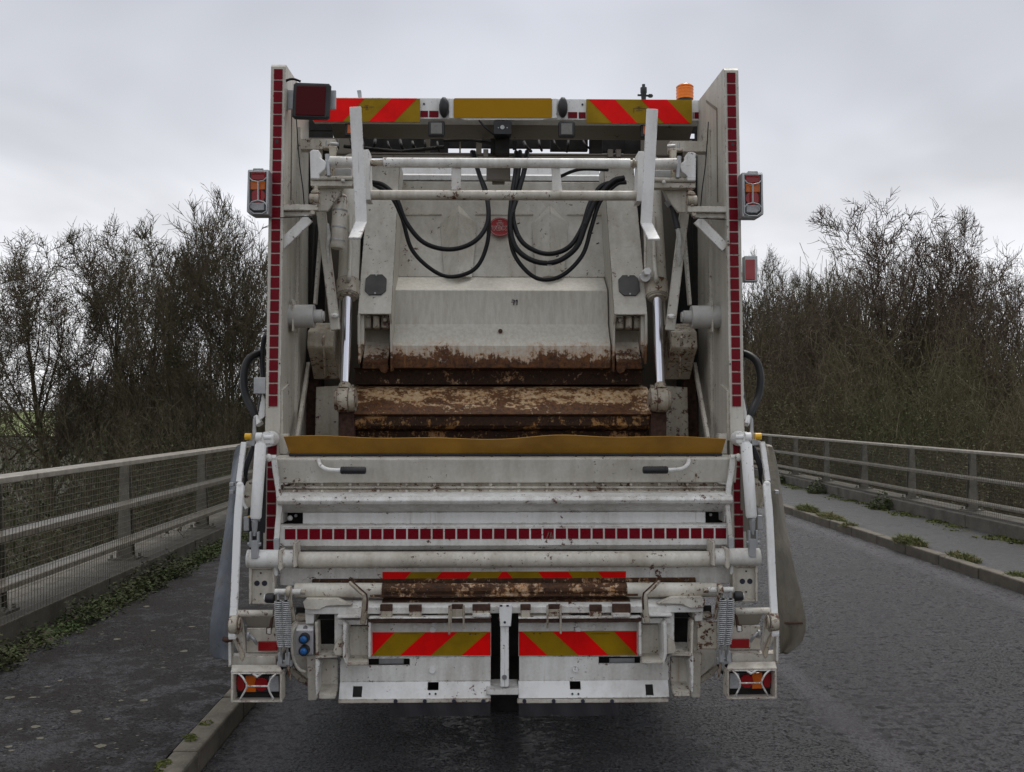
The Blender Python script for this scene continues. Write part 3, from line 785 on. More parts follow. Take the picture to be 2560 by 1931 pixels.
# ------------------------------------------------------------------ THE TRUCK
TRI = Matrix.Translation((-TC, -5.2, 0))
TR = empty('garbage_truck', (TC, 5.2, 0), label='white refuse collection truck seen from behind with open rusty hopper and red and yellow chevrons', cat='truck')
W = 'white'
def arcpts(a0, a1, n): return [a0 + (a1 - a0) * i / n for i in range(n + 1)]
def smooth_path(pts, n=6):
    """Catmull-Rom through 3-D points"""
    P_ = [Vector(p) for p in pts]; P_ = [P_[0] * 2 - P_[1]] + P_ + [P_[-1] * 2 - P_[-2]]; out = []
    for i in range(1, len(P_) - 2):
        for k in range(n):
            t = k / n; a, b, c, d = P_[i-1:i+3]
            out.append(.5 * ((2*b) + (c-a)*t + (2*a-5*b+4*c-d)*t*t + (3*b-a-3*c+d)*t**3))
    out.append(P_[-2]); return out
def plate(a0, a1, b0, b1, Y0, Y1, holes=(), t=.006, mir=False):
    """sheet between pixel corners with rectangular openings cut out (px coordinates)"""
    xs_ = sorted({a0, a1, *[h[0] for h in holes], *[h[1] for h in holes]}); zs_ = sorted({b0, b1, *[h[2] for h in holes], *[h[3] for h in holes]})
    mb = MB(mir); nx, nz = len(xs_) - 1, len(zs_) - 1
    def solid(i, k):
        if not (0 <= i < nx and 0 <= k < nz): return False
        cx, cz = (xs_[i] + xs_[i+1]) / 2, (zs_[k] + zs_[k+1]) / 2
        return not any(h[0] < cx < h[1] and h[2] < cz < h[3] for h in holes)
    Ym = (Y0 + Y1) / 2; vs = []
    for k, pz in enumerate(zs_):
        Yk = Y0 + (Y1 - Y0) * (pz - b0) / (b1 - b0); z = P(1260, pz, Yk).z
        for px_ in xs_:
            x = P(px_, (b0 + b1) / 2, Ym).x; vs += [(x, Yk, z), (x, Yk + t, z)]
    I = lambda i, k, bk=0: 2 * (k * (nx + 1) + i) + bk
    fs = []
    for i in range(nx):
        for k in range(nz):
            if not solid(i, k): continue
            fs += [(I(i, k+1), I(i+1, k+1), I(i+1, k), I(i, k)), (I(i, k, 1), I(i+1, k, 1), I(i+1, k+1, 1), I(i, k+1, 1))]
            if not solid(i-1, k): fs.append((I(i, k), I(i, k, 1), I(i, k+1, 1), I(i, k+1)))
            if not solid(i+1, k): fs.append((I(i+1, k+1), I(i+1, k+1, 1), I(i+1, k, 1), I(i+1, k)))
            if not solid(i, k-1): fs.append((I(i+1, k), I(i+1, k, 1), I(i, k, 1), I(i, k)))
            if not solid(i, k+1): fs.append((I(i, k+1), I(i, k+1, 1), I(i+1, k+1, 1), I(i+1, k+1)))
    mb.add(vs, fs)
    return mb
HEX = 6
def bolt(mb, px, py, Y, r=.008, d=.008, n=6):
    c = P(px, py, Y); mb.cyl((c.x, Y, c.z), (c.x, Y - d, c.z), r, n)

XL, XI = -1.152, -1.076       # left outer / inner face of the side panel (mirrored for the right)
ZT = 3.575
def body_and_chassis():
    mb = MB(); mb.box(-1.10, 1.26, 7.0, 12.3, 1.0, 3.36); part('refuse_body', mb, 'white_clean', bev=.03)
    for i in range(8):
        for sg in (0, 1):
            mb = MB(sg); y = 7.2 + i * .65; mb.box(-1.15, -1.10, y, y + .12, 1.02, 3.34); part('body_rib', mb, 'white_clean')
    mb = MB()
    for x in (-.38, .46): mb.box(x, x + .08, 5.9, 15.2, .72, .98)
    for y in (6.4, 8, 10, 12, 14): mb.box(-.30, .46, y, y + .1, .75, .95)
    part('chassis_frame', mb, 'interior_dark')
    mb = MB(); mb.box(-1.12, 1.28, 12.75, 14.9, .30, 3.05)  # unseen cab, floor lowered to block sky light beneath the truck
    cab = part('cab', mb, 'white_clean', bev=.06)
    for sg in (0, 1):
        mb = MB(sg); mb.box(-1.12, -1.09, 10.0, 12.6, .38, .95); part('light_block_skirt', mb, 'galv')  # unseen skirt added to stop light passing under the truck
        mb = MB(sg); mb.box(-1.05, -.45, 10.4, 11.6, .42, .98); part('light_block_tank', mb, 'interior_dark', bev=.04)  # unseen tank added to keep the ground below dark
    mb = MB(); mb.cyl((-.2, 7.9, .5), (.36, 7.9, .5), .22, 16); mb.box(-.3, .46, 11.8, 12.7, .35, .9); part('light_block_axle', mb, 'interior_dark', bev=0)  # unseen axle and gearbox lumps added to block light underneath
    mb = MB(); mb.box(-.75, .91, 12.73, 12.75, 1.9, 2.6); part('window', mb, 'black_plastic', cab)
    for sg in (0, 1):
        mb = MB(sg); mb.box(-1.125, -1.12, 13.6, 14.6, 1.85, 2.6); part('side_window', mb, 'black_plastic', cab)
        mb = MB(sg); mb.box(-1.35, -1.18, 14.6, 14.68, 1.9, 2.4); mb.cyl((-1.12, 14.7, 2.45), (-1.27, 14.66, 2.45), .015, 6); part('mirror', mb, 'black_plastic', cab)
    for y in (7.9, 9.25, 13.9):
        for sg in (0, 1):
            mb = MB(sg)
            prof = [(.50, 0), (.50, .06), (.47, .0), ]
            pts = []; n = 28
            for (x, r) in ((-1.12, .42), (-1.13, .49), (-1.10, .515), (-.86, .515), (-.83, .49), (-.84, .40)):
                pts.append((x, r))
            vs = [(x, y + r * math.cos(2*math.pi*k/n), .515 + r * math.sin(2*math.pi*k/n)) for x, r in pts for k in range(n)]
            fs = [(i*n+k, i*n+(k+1) % n, (i+1)*n+(k+1) % n, (i+1)*n+k) for i in range(5) for k in range(n)]
            mb.add(vs, [f[::-1] for f in fs], True)
            ty = part('tyre', mb, 'tyre', bev=0)
            mb = MB(sg); mb.cyl((-1.09, y, .515), (-.85, y, .515), .41, 20); mb.cyl((-1.115, y, .515), (-1.09, y, .515), .13, 12); part('rim', mb, 'galv', ty, 0)
        mb = MB(); mb.cyl((-.9, y, .515), (1.06, y, .515), .07, 10); part('axle', mb, 'interior_dark', bev=0)

def side_panels(sg):
    mb = MB(sg)
    prof = [(5.155, 1.02), (5.27, ZT), (5.285, 3.59), (5.96, 3.615), (5.97, 1.02)]
    mb.side(XL, XI, prof)
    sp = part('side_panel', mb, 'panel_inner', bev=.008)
    def ry(z): return 5.155 + (z - 1.02) / (ZT - 1.02) * .115
    # reflective tape squares
    x0, x1 = XL + .017, XI - .014
    k = 0
    zt = 3.56
    n = 25
    pitch = .0597 if False else .0617
    zs_ = [zt - i * .0617 * 1.0 for i in range(42)]
    me = None
    for z in zs_:
        if 1.62 < z < 1.795 or z < 1.05: continue
        if me is None:
            q = MB(sg); q.box(x0, x1, -.0025, .0, -.0545, 0)
            me = q.mesh('reflector'); me.materials.append(MAT['tape_red'])
            # shift into place by object location
        o = link('reflector', me, sp); o.location = (0, ry(z - .027) - .0012, z); o.rotation_euler = (-math.atan(.115 / 2.53), 0, 0)
    # panel stiffening fold, seams and fittings on the inner face
    q = MB(sg); q.side(XI, XI + .004, [(5.42, 2.9), (5.43, 3.42), (5.70, 3.55), (5.70, 3.535), (5.445, 3.41), (5.435, 2.9)]); part('seam', q, 'shaded_steel', sp, 0)
    q = MB(sg); q.side(XI, XI + .012, [(5.2, 1.60), (5.2, 1.86), (5.36, 1.90), (5.36, 1.60)]); part('cover_plate', q, 'panel_inner', sp)
    q = MB(sg); q.side(XI, XI + .018, [(5.55, 1.2), (5.60, 3.35), (5.66, 3.35), (5.61, 1.2)]); part('stiffener', q, 'panel_inner', sp)
    for z in (3.17, 2.65, 2.0):
        q = MB(sg); q.cyl((XL + .038, ry(z), z), (XL + .038, ry(z) - .006, z), .010, 8) if z > 3 else q.cyl((XI - .006, ry(z), z), (XI - .006, ry(z) - .004, z), .004, 6)
        part('rivet', q, 'black_plastic', sp, 0)
    # pivot boss for the outer ram
    q = MB(sg); c = P(672, 1098, 5.1); q.cyl((c.x, 5.17, c.z), (c.x, 5.06, c.z), .040, 16); q.box(c.x - .035, c.x + .035, 5.05, 5.16, c.z - .025, c.z + .02)
    part('ram_mount', q, 'white_clean', sp, .006)

def upper_structure():
    # cross member behind the boards
    mb = MB(); mb.pbox(778, 1752, 247, 299, 5.92, .12); cmb = part('cross_member', mb, 'white_clean')
    mb = MB(); mb.sheet(826, 1734, [(5.99, 300), (6.16, 347)], .02); part('shadowed_beam', mb, 'shaded_steel')  # white beam coloured dark to stand in for its shade
    def chev(name, x0, x1, y0, y1, Y, edges, flip, first, t=.006, slant=None, border=True):
        """striped board: edges = list of stripe boundaries along the top edge in px, slant in px"""
        b = MB(); b.pbox(x0, x1, y0, y1, Y, t); b.cur = 0
        o = part(name, b, 'reflect_yellow', bev=.002)
        return o
    def clip_stripe(q, x0, x1):
        def half(poly, xc, keep_gt):
            out = []
            for i in range(len(poly)):
                a, b = poly[i], poly[(i+1) % len(poly)]
                ina = (a[0] >= xc) if keep_gt else (a[0] <= xc); inb = (b[0] >= xc) if keep_gt else (b[0] <= xc)
                if ina: out.append(a)
                if ina != inb:
                    t = (xc - a[0]) / (b[0] - a[0]); out.append((xc, a[1] + (b[1] - a[1]) * t))
            return out
        return half(half(q, x0, True), x1, False)
    global striped
    def striped(name, x0, x1, y0, y1, Y, stripes, t=.008):
        """stripes: red quads as (top_left, top_right, bottom_right, bottom_left) px"""
        b = MB(); b.pbox(x0, x1, y0, y1, Y, t); o = part(name, b, 'reflect_yellow', bev=.0015)
        for (tl, tr, br, bl) in stripes:
            q = clip_stripe([(tl, y0 + .4), (tr, y0 + .4), (br, y1 - .4), (bl, y1 - .4)], x0 + .4, x1 - .4)
            if len(q) < 3: continue
            b = MB(); b.poly(q, Y - .0025, .0022); part('red_stripe', b, 'reflect_red', o, 0)
        return o
    a = striped('chevron_board', 784, 1050, 246, 305.5, 5.90, [(830, 911, 855, 774), (979, 1042, 984, 921)])
    b = MB()
    for (u0, u1, v0, v1) in ((903, 921, 268, 268.8), (917, 918, 263, 272), (923, 935, 267.4, 268.2), (914, 921, 273, 273.8), (904, 905, 274, 281), (911, 921, 264, 264.6)): b.pbox(u0, u1, v0, v1, 5.897, .001)
    part('approval_mark', b, 'ink', a, 0, kind='stuff')
    a = striped('chevron_board', 1466, 1730, 249, 309, 5.90, [(1473, 1538, 1593, 1531), (1604, 1668, 1724, 1660)])
    b = MB()
    for (u0, u1, v0, v1) in ((1584, 1616, 271, 271.8), (1597, 1598, 266, 275), (1584, 1585, 271, 283), (1590, 1606, 276.5, 277.2), (1590, 1604, 267.6, 268.2)): b.pbox(u0, u1, v0, v1, 5.897, .001)
    part('approval_mark', b, 'ink', a, 0, kind='stuff')
    # blank yellow number plate with its white holder
    b = MB(); b.poly([(1122, 247), (1393, 247), (1393, 296), (1370, 297), (1356, 300.5), (1162, 300.5), (1150, 296), (1122, 296)], 5.905, .012); hold = part('plate_holder', b, 'white_clean')
    r_c = 4; pts = []
    for (cx, cy, a0) in ((1138, 250, 180), (1376, 250, 270), (1376, 291, 0), (1138, 291, 90)):
        for k in range(4): w = R(a0 + k * 30); pts.append((cx + r_c * math.cos(w), cy + r_c * math.sin(w)))
    b = MB(); b.poly(pts, 5.899, .005); part('number_plate', b, 'plate_yellow', hold, 0)
    for (cx, sg_) in ((1110, 1), (1407, -1)):
        b = MB(); c = P(cx, 269, 5.90); b.ball(c, .065, 14, (.46, .75, .95)); part('rubber_buffer', b, 'rubber', bev=0)
    for (u0, u1, v0, v1) in ((1051, 1070, 277.5, 293), (1073, 1096, 277.5, 293.5), (1420, 1443, 280.5, 296), (1447, 1464, 281, 296.5), (1736, 1757, 281, 297), (1732, 1734, 281, 297)):
        b = MB(); b.pbox(u0, u1, v0, v1, 5.917, .002); part('reflector', b, 'tape_red', cmb, 0)
    for cx, cy in ((1060, 260.5), (1456, 262)): b = MB(); bolt(b, cx, cy, 5.918, .006, .004, 8); part('screw', b, 'ink', cmb, 0)
    # work lamps
    for cx, cy in ((1091, 321), (1417, 322.5)):
        b = MB(); b.pbox(cx - 21, cx + 21, cy - 20, cy + 21, 5.89, .03); f = part('work_lamp', b, 'black_plastic', bev=.012)
        b = MB(); b.pbox(cx - 14, cx + 14, cy - 14, cy + 14, 5.886, .01); part('lens', b, 'lens_work', f, .003)
    b = MB(); b.pbox(862, 890, 309, 339, 5.93, .03); f = part('side_lamp', b, 'black_plastic'); b = MB(); b.pbox(868, 886, 311, 334, 5.926, .01); part('lens', b, 'lens_orange', f)
    b = MB(); b.pbox(1602, 1640, 312, 342, 5.93, .03); f = part('side_lamp', b, 'black_plastic'); b = MB(); b.pbox(1608, 1634, 313, 336, 5.926, .01); part('lens', b, 'lens_orange', f)
    # camera housing under the plate
    b = MB(); b.pbox(1234, 1279, 303, 336, 5.90, .08); f = part('rear_camera', b, 'black_plastic'); b = MB(); bolt(b, 1256, 319, 5.90, .013, .006, 10); part('camera_lens', b, 'galv', f, 0)
    for u in (1246, 1268): b = MB(); bolt(b, u, 320, 5.90, .004, .003); part('screw', b, 'galv', f, 0)
    b = MB(); b.pbox(1238, 1274, 342, 384, 6.0, .12); b.pbox(1226, 1240, 346, 382, 6.02, .04); b.pbox(1282, 1292, 352, 372, 6.02, .04); part('valve_block', b, 'interior_dark')
    b = MB(); b.ptube([(1198, 302, 5.9), (1212, 318, 5.88), (1228, 332, 5.88), (1243, 343, 5.95)], .006, 8); part('camera_cable', b, 'black_hose', bev=0)
    # plumbing in the shade under the beam
    b = MB(); r1 = random.Random(4)
    for u in list(range(845, 1110, 31)) + list(range(1310, 1480, 37)):
        y0 = r1.uniform(348, 356); y1 = r1.uniform(372, 384); w = r1.uniform(-14, 22)
        b.tube(smooth_path([P(u, y0, 6.35), P(u + w * .3, (y0 + y1) / 2, 6.28), P(u + w, y1, 6.35)], 4), r1.uniform(.006, .011), 6)
    b.ptube([(860, 366, 6.3), (1000, 380, 6.25), (1110, 368, 6.3)], .012, 6); b.ptube([(1110, 352, 6.3), (1180, 350, 6.25), (1230, 360, 6.1)], .01, 6)
    part('hydraulic_pipes', b, 'interior_dark', bev=0, kind='stuff')
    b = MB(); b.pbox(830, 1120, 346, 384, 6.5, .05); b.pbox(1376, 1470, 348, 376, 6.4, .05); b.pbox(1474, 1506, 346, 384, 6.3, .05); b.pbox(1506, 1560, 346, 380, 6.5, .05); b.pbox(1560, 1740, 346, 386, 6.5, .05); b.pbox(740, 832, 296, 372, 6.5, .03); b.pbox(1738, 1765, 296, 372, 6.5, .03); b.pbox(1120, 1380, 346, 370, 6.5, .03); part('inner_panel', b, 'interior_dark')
    for u0, u1 in ((1062, 1075), (1148, 1152), (1190, 1204)):
        b = MB(); b.pbox(u0, u1, 346, 384, 6.3, .02); part('bracket', b, 'shaded_steel')
    b = MB(); b.pbox(832, 1742, 383, 388, 6.08, .05); b.pbox(832, 1742, 389.5, 396, 6.08, .03); part('pipe_rail', b, 'shaded_steel')
    for u in (1208, 1520, 1540):
        b = MB(); b.pbox(u, u + 13, 373, 393, 6.05, .03); part('clamp', b, 'shaded_steel')
    # bright back panel of the body seen through the frame, and the shaded sheet under it
    b = MB(); b.sheet(998, 1500, [(6.9, 397), (6.86, 436), (6.80, 439), (6.80, 452)], .03); part('roof_panel', b, 'white_clean')
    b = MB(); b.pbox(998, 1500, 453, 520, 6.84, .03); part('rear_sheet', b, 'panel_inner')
    b = MB(); b.pbox(1216, 1276, 420, 450, 6.2, .05); b.pbox(1230, 1262, 400, 460, 6.26, .03); part('hose_bracket', b, 'shaded_steel')
    # beacon, camera stub, small post
    b = MB(); c = P(1712, 231, 6.05); b.tube([(c.x, 6.05, c.z - .09), (c.x, 6.05, c.z - .045)], .046, 16); bs = part('beacon_base', b, 'black_plastic', bev=0)
    b = MB(); b.tube([(c.x, 6.05, c.z - .045), (c.x, 6.05, c.z + .01), (c.x, 6.05, c.z + .036), (c.x, 6.05, c.z + .043)], [.052, .052, .050, .040], 20); be = part('beacon', b, 'beacon_orange', bs, 0)
    b = MB(); 
    for dz in (-.03, -.01, .012, .028): b.tube([(c.x, 6.05, c.z + dz), (c.x, 6.05, c.z + dz + .004)], .0535, 20)
    part('beacon_ring', b, 'beacon_orange', be, 0)
    b = MB(); c = P(1609, 232, 6.0); b.tube([(c.x, 6, c.z - .05), (c.x, 6, c.z - .01), (c.x, 6, c.z), (c.x, 6, c.z + .03), (c.x, 6, c.z + .035), (c.x, 6, c.z + .05)], [.014, .016, .020, .020, .010, .010], 12)
    b.ball(P(1626, 240, 6.0), .016, 8, (1.1, 1, .8)); b.cyl(P(1594, 238, 6), P(1626, 240, 6), .007, 6); part('aerial_mount', b, 'black_plastic', bev=0)
    b = MB(); b.poly([(892, 226), (902, 225), (904, 248), (896, 248)], 6.0, .03); part('post_stub', b, 'galv')
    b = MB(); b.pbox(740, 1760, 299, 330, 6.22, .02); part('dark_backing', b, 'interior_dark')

def big_red_lamp():
    b = MB(); b.pbox(704, 840, 225, 274, 5.34, .012); br = part('lamp_bracket', b, 'galv', bev=.004)
    b = MB(); b.poly([(739, 205), (822, 208), (827, 214), (823, 293), (817, 299), (735, 296), (729, 290), (733, 210)], 5.28, .035); f = part('large_rear_lamp', b, 'black_plastic', bev=.012)
    b = MB(); b.poly([(741, 215), (815, 216), (811, 290), (738, 288)], 5.275, .01); part('lens', b, 'lens_dark_red', f, .003)
    b = MB(); b.tube(smooth_path([P(708, 212, 5.30), P(716, 202, 5.29), P(733, 198, 5.29), P(752, 204, 5.30)], 5), .0065, 8); b.ptube([(709, 206, 5.30), (709, 222, 5.30)], .008, 8); part('lamp_cable', b, 'black_hose', bev=0)
    b = MB(); b.pbox(712, 718, 222, 281, 5.31, .012); part('bracket_hinge', b, 'shaded_steel')

def cluster_lamp(sg):
    """tall side lamp with guard, mounted outside the panel"""
    Y = 5.12
    b = MB(sg)
    pts = [(619, 424), (672, 424), (671, 538), (630, 538), (616, 530)]
    b.poly(pts, Y + .02, .09); f = part('side_lamp_cluster', b, 'galv', bev=.006)
    b = MB(sg); b.poly([(624, 430), (666, 430), (665, 533), (631, 533), (622, 526)], Y + .015, .006); back = part('lamp_face', b, 'black_plastic', f, 0)
    for nm, poly, mat in (('red_lens', [(627, 431), (663, 431), (663, 449), (645, 452), (626, 449)], 'lens_red'),
                          ('orange_lens', [(626, 453), (663, 453), (662, 475), (626, 475)], 'lens_orange'),
                          ('clear_lens', [(626, 507), (660, 507), (660, 526), (634, 527), (625, 520)], 'lens_clear')):
        b = MB(sg); b.poly(poly, Y + .004, .012); part(nm, b, mat, f, .004)
    b = MB(sg); c = P(645, 490, Y + .008); b.cyl((c.x, Y + .008, c.z), (c.x, Y + .018, c.z), .036, 18); part('round_lens', b, 'lens_red', f, 0)
    g = MB(sg); yy = Y - .018
    g.ptube([(622, 430, yy), (668, 430, yy), (667, 528, yy), (656, 535, yy), (634, 535, yy), (621, 524, yy), (622, 430, yy)], .005, 6)
    g.ptube([(632, 430, yy), (634, 423, yy), (657, 423, yy), (660, 430, yy)], .004, 6)
    for pts in (([622, 444], [630, 452], [645, 455], [659, 452], [667, 444]), ([622, 514], [630, 505], [645, 501], [659, 505], [667, 514])):
        g.ptube([(p[0], p[1], yy) for p in pts], .004, 6)
    g.ptube([(645, 455, yy), (645, 501, yy)], .004, 6)
    part('lamp_guard', g, 'galv', f, 0)

def upper_frame():
    Y = 5.32
    b = MB(); b.ptube([(958, 407, Y), (1575, 409.5, Y)], .0265, 18); part('lift_tube', b, 'white')
    b = MB(); b.ptube([(925, 408, Y), (960, 407, Y)], .017, 14); part('pivot_shaft', b, 'worn'); b = MB(); b.ptube([(1572, 409.5, Y), (1606, 410, Y)], .019, 14)
    for u in (1582, 1592): b.ptube([(u, 409.5, Y), (u + 4, 409.5, Y)], .027, 14)
    part('pivot_shaft', b, 'worn')
    b = MB(); b.ptube([(918, 488, Y - .02), (1618, 490, Y - .02)], .026, 18); part('lift_tube', b, 'cream')
    for u0, u1, v in ((1127, 1153, 476), (1377, 1406, 478)):
        b = MB(); b.poly([(u0 + (2 if u0 > 1200 else 2), 420), (u1 - (6 if u0 > 1200 else 0), 420), (u1, v), (u0 + (4 if u0 > 1200 else 0), v)], Y + .0, .012); part('tie_bar', b, 'white')
    for sg in (0, 1):
        b = MB(sg); b.ptube([(815, 405, Y), (882, 407, Y), (908, 407.5, Y)], .0305, 16); part('lift_tube', b, 'white')
        b = MB(sg); b.poly([(908, 374), (922, 374), (926, 500), (912, 500), (901, 440)], Y - .06, .12); part('frame_gusset', b, 'white_clean')
        # J shaped stop arms
        b = MB(sg); w = .061
        A = P(888, 267, 5.16); B = P(903, 556, 5.18); C_ = P(897, 562, 5.15); D = P(892, 594, 4.99)
        b.bar(B, A, w, .012); b.bar(D + Vector((-.012, 0, 0)), B + Vector((0, -.004, .004)), w, .012)
        part('stop_arm', b, 'white_clean', bev=.003)
        # horizontal short members and end blocks
        b = MB(sg); b.pbox(776, 884, 441, 466, Y, .06); b.ptube([(778, 446, Y - .002), (882, 446, Y - .002)], .013, 10); part('short_tube', b, 'cream')
        b = MB(sg); b.poly([(774, 378), (782, 374), (797, 375), (799, 394), (818, 406), (812, 424), (798, 436), (798, 448), (776, 447)], Y - .03, .09); part('end_block', b, 'white_clean', bev=.006)
        b = MB(sg); b.pbox(694, 838, 347, 374, 5.62, .07); part('wall_bracket', b, 'cream')
        b = MB(sg); b.pbox(806, 842, 366, 372, 5.45, .05); b.poly([(822, 368), (840, 368), (838, 440), (826, 440)], 5.42, .02); part('latch_plate', b, 'worn')
        b = MB(sg); b.ptube([(817, 352, 5.5), (817, 368, 5.5)], .006, 6); b.ptube([(826, 360, 5.48), (846, 362, 5.48)], .010, 8); part('latch_bolt', b, 'galv', bev=0); b = MB(sg); b.ptube([(818, 386, 5.30), (822, 440, 5.3)], .012, 8); part('latch_pin', b, 'galv', bev=0)
        b = MB(sg); b.pbox(806, 832, 372, 442, 5.5, .03); part('latch_shade_sheet', b, 'interior_dark')  # near-black sheet added as the shadow behind the latch
        b = MB(sg); b.pbox(837, 876, 421, 439, 5.42, .05); part('sensor_block', b, 'galv')
        # bracing from the panel
        b = MB(sg); b.pbox(690, 796, 511, 526, 5.24, .05); b.pbox(690, 780, 526, 541, 5.27, .03); part('wall_arm', b, 'cream')
        b = MB(sg); b.bar(P(700, 616, 5.26), P(772, 545, 5.26), .052, .02, (0.7, 0, .7)); part('diagonal_brace', b, 'white')
        b = MB(sg); b.ptube([(785, 512, 5.24), (789, 494, 5.26), (790, 468, 5.3)], [.010, .011, .012], 10)
        c = P(788, 497, 5.25); b.tube([(c.x - .028, 5.25, c.z), (c.x + .022, 5.25, c.z)], [.026, .026], 14); c = P(789, 482, 5.26); b.ball(c, .026, 10, (1, 1, .7)); c = P(783, 533, 5.22); b.cyl((c.x, 5.23, c.z), (c.x, 5.20, c.z), .013, 6)
        part('rod_end', b, 'worn', bev=0)
        b = MB(sg); b.poly([(797, 466), (862, 466), (842, 498), (820, 528), (800, 528)], 5.38, .02); part('gusset_plate', b, 'cream')
        b = MB(sg); b.ptube([(700, 545, 5.22), (782, 541, 5.22)], .0025, 6); b.tube(smooth_path([P(741, 298, 5.5), P(748, 400, 5.5), P(757, 470, 5.5), P(765, 545, 5.5), P(782, 560, 5.5), P(778, 640, 5.5)], 4), .003, 6); part('wire', b, 'black_hose', bev=0)
        b = MB(sg); b.ball(P(857, 452, 5.3), .012, 8); part('grease_cap', b, 'white', bev=0)

def hopper():
    # shell
    b = MB()
    b.box(-1.03, 1.19, 6.98, 7.0, 1.0, 3.3); part('hopper_back', b, 'interior_dark', bev=0)
    for sg in (0, 1):
        b = MB(sg); b.side(XI - .03, XI + .02, [(5.98, 1.0), (5.975, 3.3), (7.0, 3.3), (7.0, 1.0)]); part('hopper_side', b, 'interior_dark', bev=0)
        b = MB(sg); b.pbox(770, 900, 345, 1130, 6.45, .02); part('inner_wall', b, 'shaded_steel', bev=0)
    b = MB(); b.side(XI, 1.236, [(5.25, 1.35), (6.2, 1.15), (6.98, 1.6), (6.98, 1.55), (6.2, 1.1), (5.25, 1.3)]); part('hopper_floor', b, 'blade')
    for sg in (0, 1):
        # slanted channels of the packer carrier
        Z0 = P(936, 785, 5.62).z; Z1 = 3.28; sl = .53
        x0, x1 = -.735, -.549
        yb, yt = 5.62, 5.62 + sl * (Z1 - Z0)
        b = MB(sg); b.side(x0, x1, [(yb, Z0), (yt, Z1), (yt + .20, Z1), (yb + .012, Z0 - .01), ][:0] or [(yb, Z0), (yt, Z1), (yt + .012, Z1 - .004), (yb + .012, Z0 - .004)])
        ch = part('carrier_channel', b, 'panel_inner')
        b = MB(sg); b.side(x0, x0 + .012, [(yb + .002, Z0), (yt, Z1), (yt + .25, Z1), (yb + .25, Z0 - .15), (yb + .03, Z0 - .28)]); part('flange', b, 'carrier', ch)
        b = MB(sg); b.side(x1 - .012, x1, [(yb + .002, Z0), (yt, Z1), (yt + .25, Z1), (yb + .3, Z0 - .3), (yb + .1, Z0 - .32), (yb + .06, Z0 - .05)]); part('flange', b, 'carrier', ch)
        # octagonal pad lying on the channel
        t = Vector((0, sl, 1)).normalized(); u = Vector((1, 0, 0)); nn = Vector((0, -1, sl)).normalized()
        zc = P(940, 716, 5.75).z; cc = Vector(((x0 + x1) / 2 - .003, yb + sl * (zc - Z0), zc))
        oc = [(-.034, .070), (.034, .070), (.060, .040), (.060, -.040), (.034, -.070), (-.034, -.070), (-.060, -.040), (-.060, .040)]
        vs = [cc + u * a + t * c_ + nn * .010 for a, c_ in oc] + [cc + u * a + t * c_ for a, c_ in oc]
        b = MB(sg); b.add(vs, [tuple(range(8))[::-1]] + [((i+1) % 8, i, i+8, (i+1) % 8 + 8)[::-1] for i in range(8)]); pad = part('octagonal_pad', b, 'pad_dark', ch, 0)
        b = MB(sg)
        for c_ in (-.063, .063): q = cc + t * c_ + nn * .010; b.cyl(q, q + nn * .005, .0055, 8)
        part('screw', b, 'galv', pad, 0)
        # lugs and rollers below
        b = MB(sg); b.pbox(906, 974, 788, 823, 5.78, .1); part('clevis_block', b, 'shaded_steel')
        for u0, u1 in ((906, 928), (932, 948), (952, 974)):
            b = MB(sg); b.pbox(u0, u1, 790, 821, 5.72 if u0 != 932 else 5.69, .08); lug = part('lug', b, 'worn', bev=.008)
        b = MB(sg); c = P(963, 800, 5.7); b.cyl((c.x, 5.72, c.z), (c.x, 5.69, c.z), .013, 6); c = P(940, 814, 5.68); b.cyl((c.x, 5.69, c.z), (c.x, 5.67, c.z), .007, 6); part('bolt', b, 'worn', bev=0)
        b = MB(sg); b.sheet(910, 972, [(5.95, 824), (5.92, 856), (5.80, 905), (5.78, 922)], .02); part('recessed_plate', b, 'carrier')
        b = MB(sg); b.poly([(944, 914), (972, 914), (970, 928), (962, 934), (952, 930)], 5.76, .03); part('lug', b, 'carrier')
        b = MB(sg); b.pbox(893, 910, 788, 862, 5.66, .05); part('guide_strip', b, 'carrier')
    # centre panels
    b = MB(); b.sheet(984, 1520, [(6.07, 694), (5.90, 724), (5.885, 726), (5.86, 811), (5.74, 865), (5.745, 921)], .02)
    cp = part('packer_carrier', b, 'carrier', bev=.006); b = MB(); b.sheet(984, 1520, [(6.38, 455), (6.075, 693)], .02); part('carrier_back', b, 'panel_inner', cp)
    # diamond pressed ribs of the recessed upper panel
    for cx in (1146, 1375):
        b = MB()
        q = [P(cx - 46, 560, 6.235), P(cx, 512, 6.22), P(cx + 46, 560, 6.235), P(cx + 34, 694, 6.035), P(cx - 34, 694, 6.035)]
        top = P(cx, 530, 6.18); bot = P(cx, 690, 5.99)
        b.add([*q, top, bot], [(0, 5, 1)[::-1], (1, 5, 2)[::-1], (0, 4, 6, 5)[::-1], (5, 6, 3, 2)[::-1], (4, 3, 6)[::-1]])
        part('pressed_rib', b, 'panel_inner', cp, 0)
    b = MB()
    for u0, u1 in ((1003, 1104), (1188, 1333), (1417, 1508)): b.pbox(u0, u1, 535, 538, 6.255, .01)
    part('weld_seam', b, 'panel_inner', cp, 0)
    b = MB(); c = P(1251, 828, 5.80); b.cyl((c.x, 5.86, c.z), (c.x, 5.80, c.z), .013, 10); part('plug', b, 'rust_dark', cp, 0)
    # marker pen digits
    b = MB()
    for a0, a1, w in (((1280, 750), (1286, 751), 1.2), ((1286, 751), (1284, 763), 1.4), ((1289, 753), (1293, 750), 1.2), ((1293, 750), (1292, 763), 1.4), ((1278, 756), (1288, 755), .8)):
        p0, p1 = P(*a0, 5.872), P(*a1, 5.868); b.tube([p0, p1], w / FPX * 5.87, 5)
    part('marker_scrawl', b, 'ink', cp, 0)
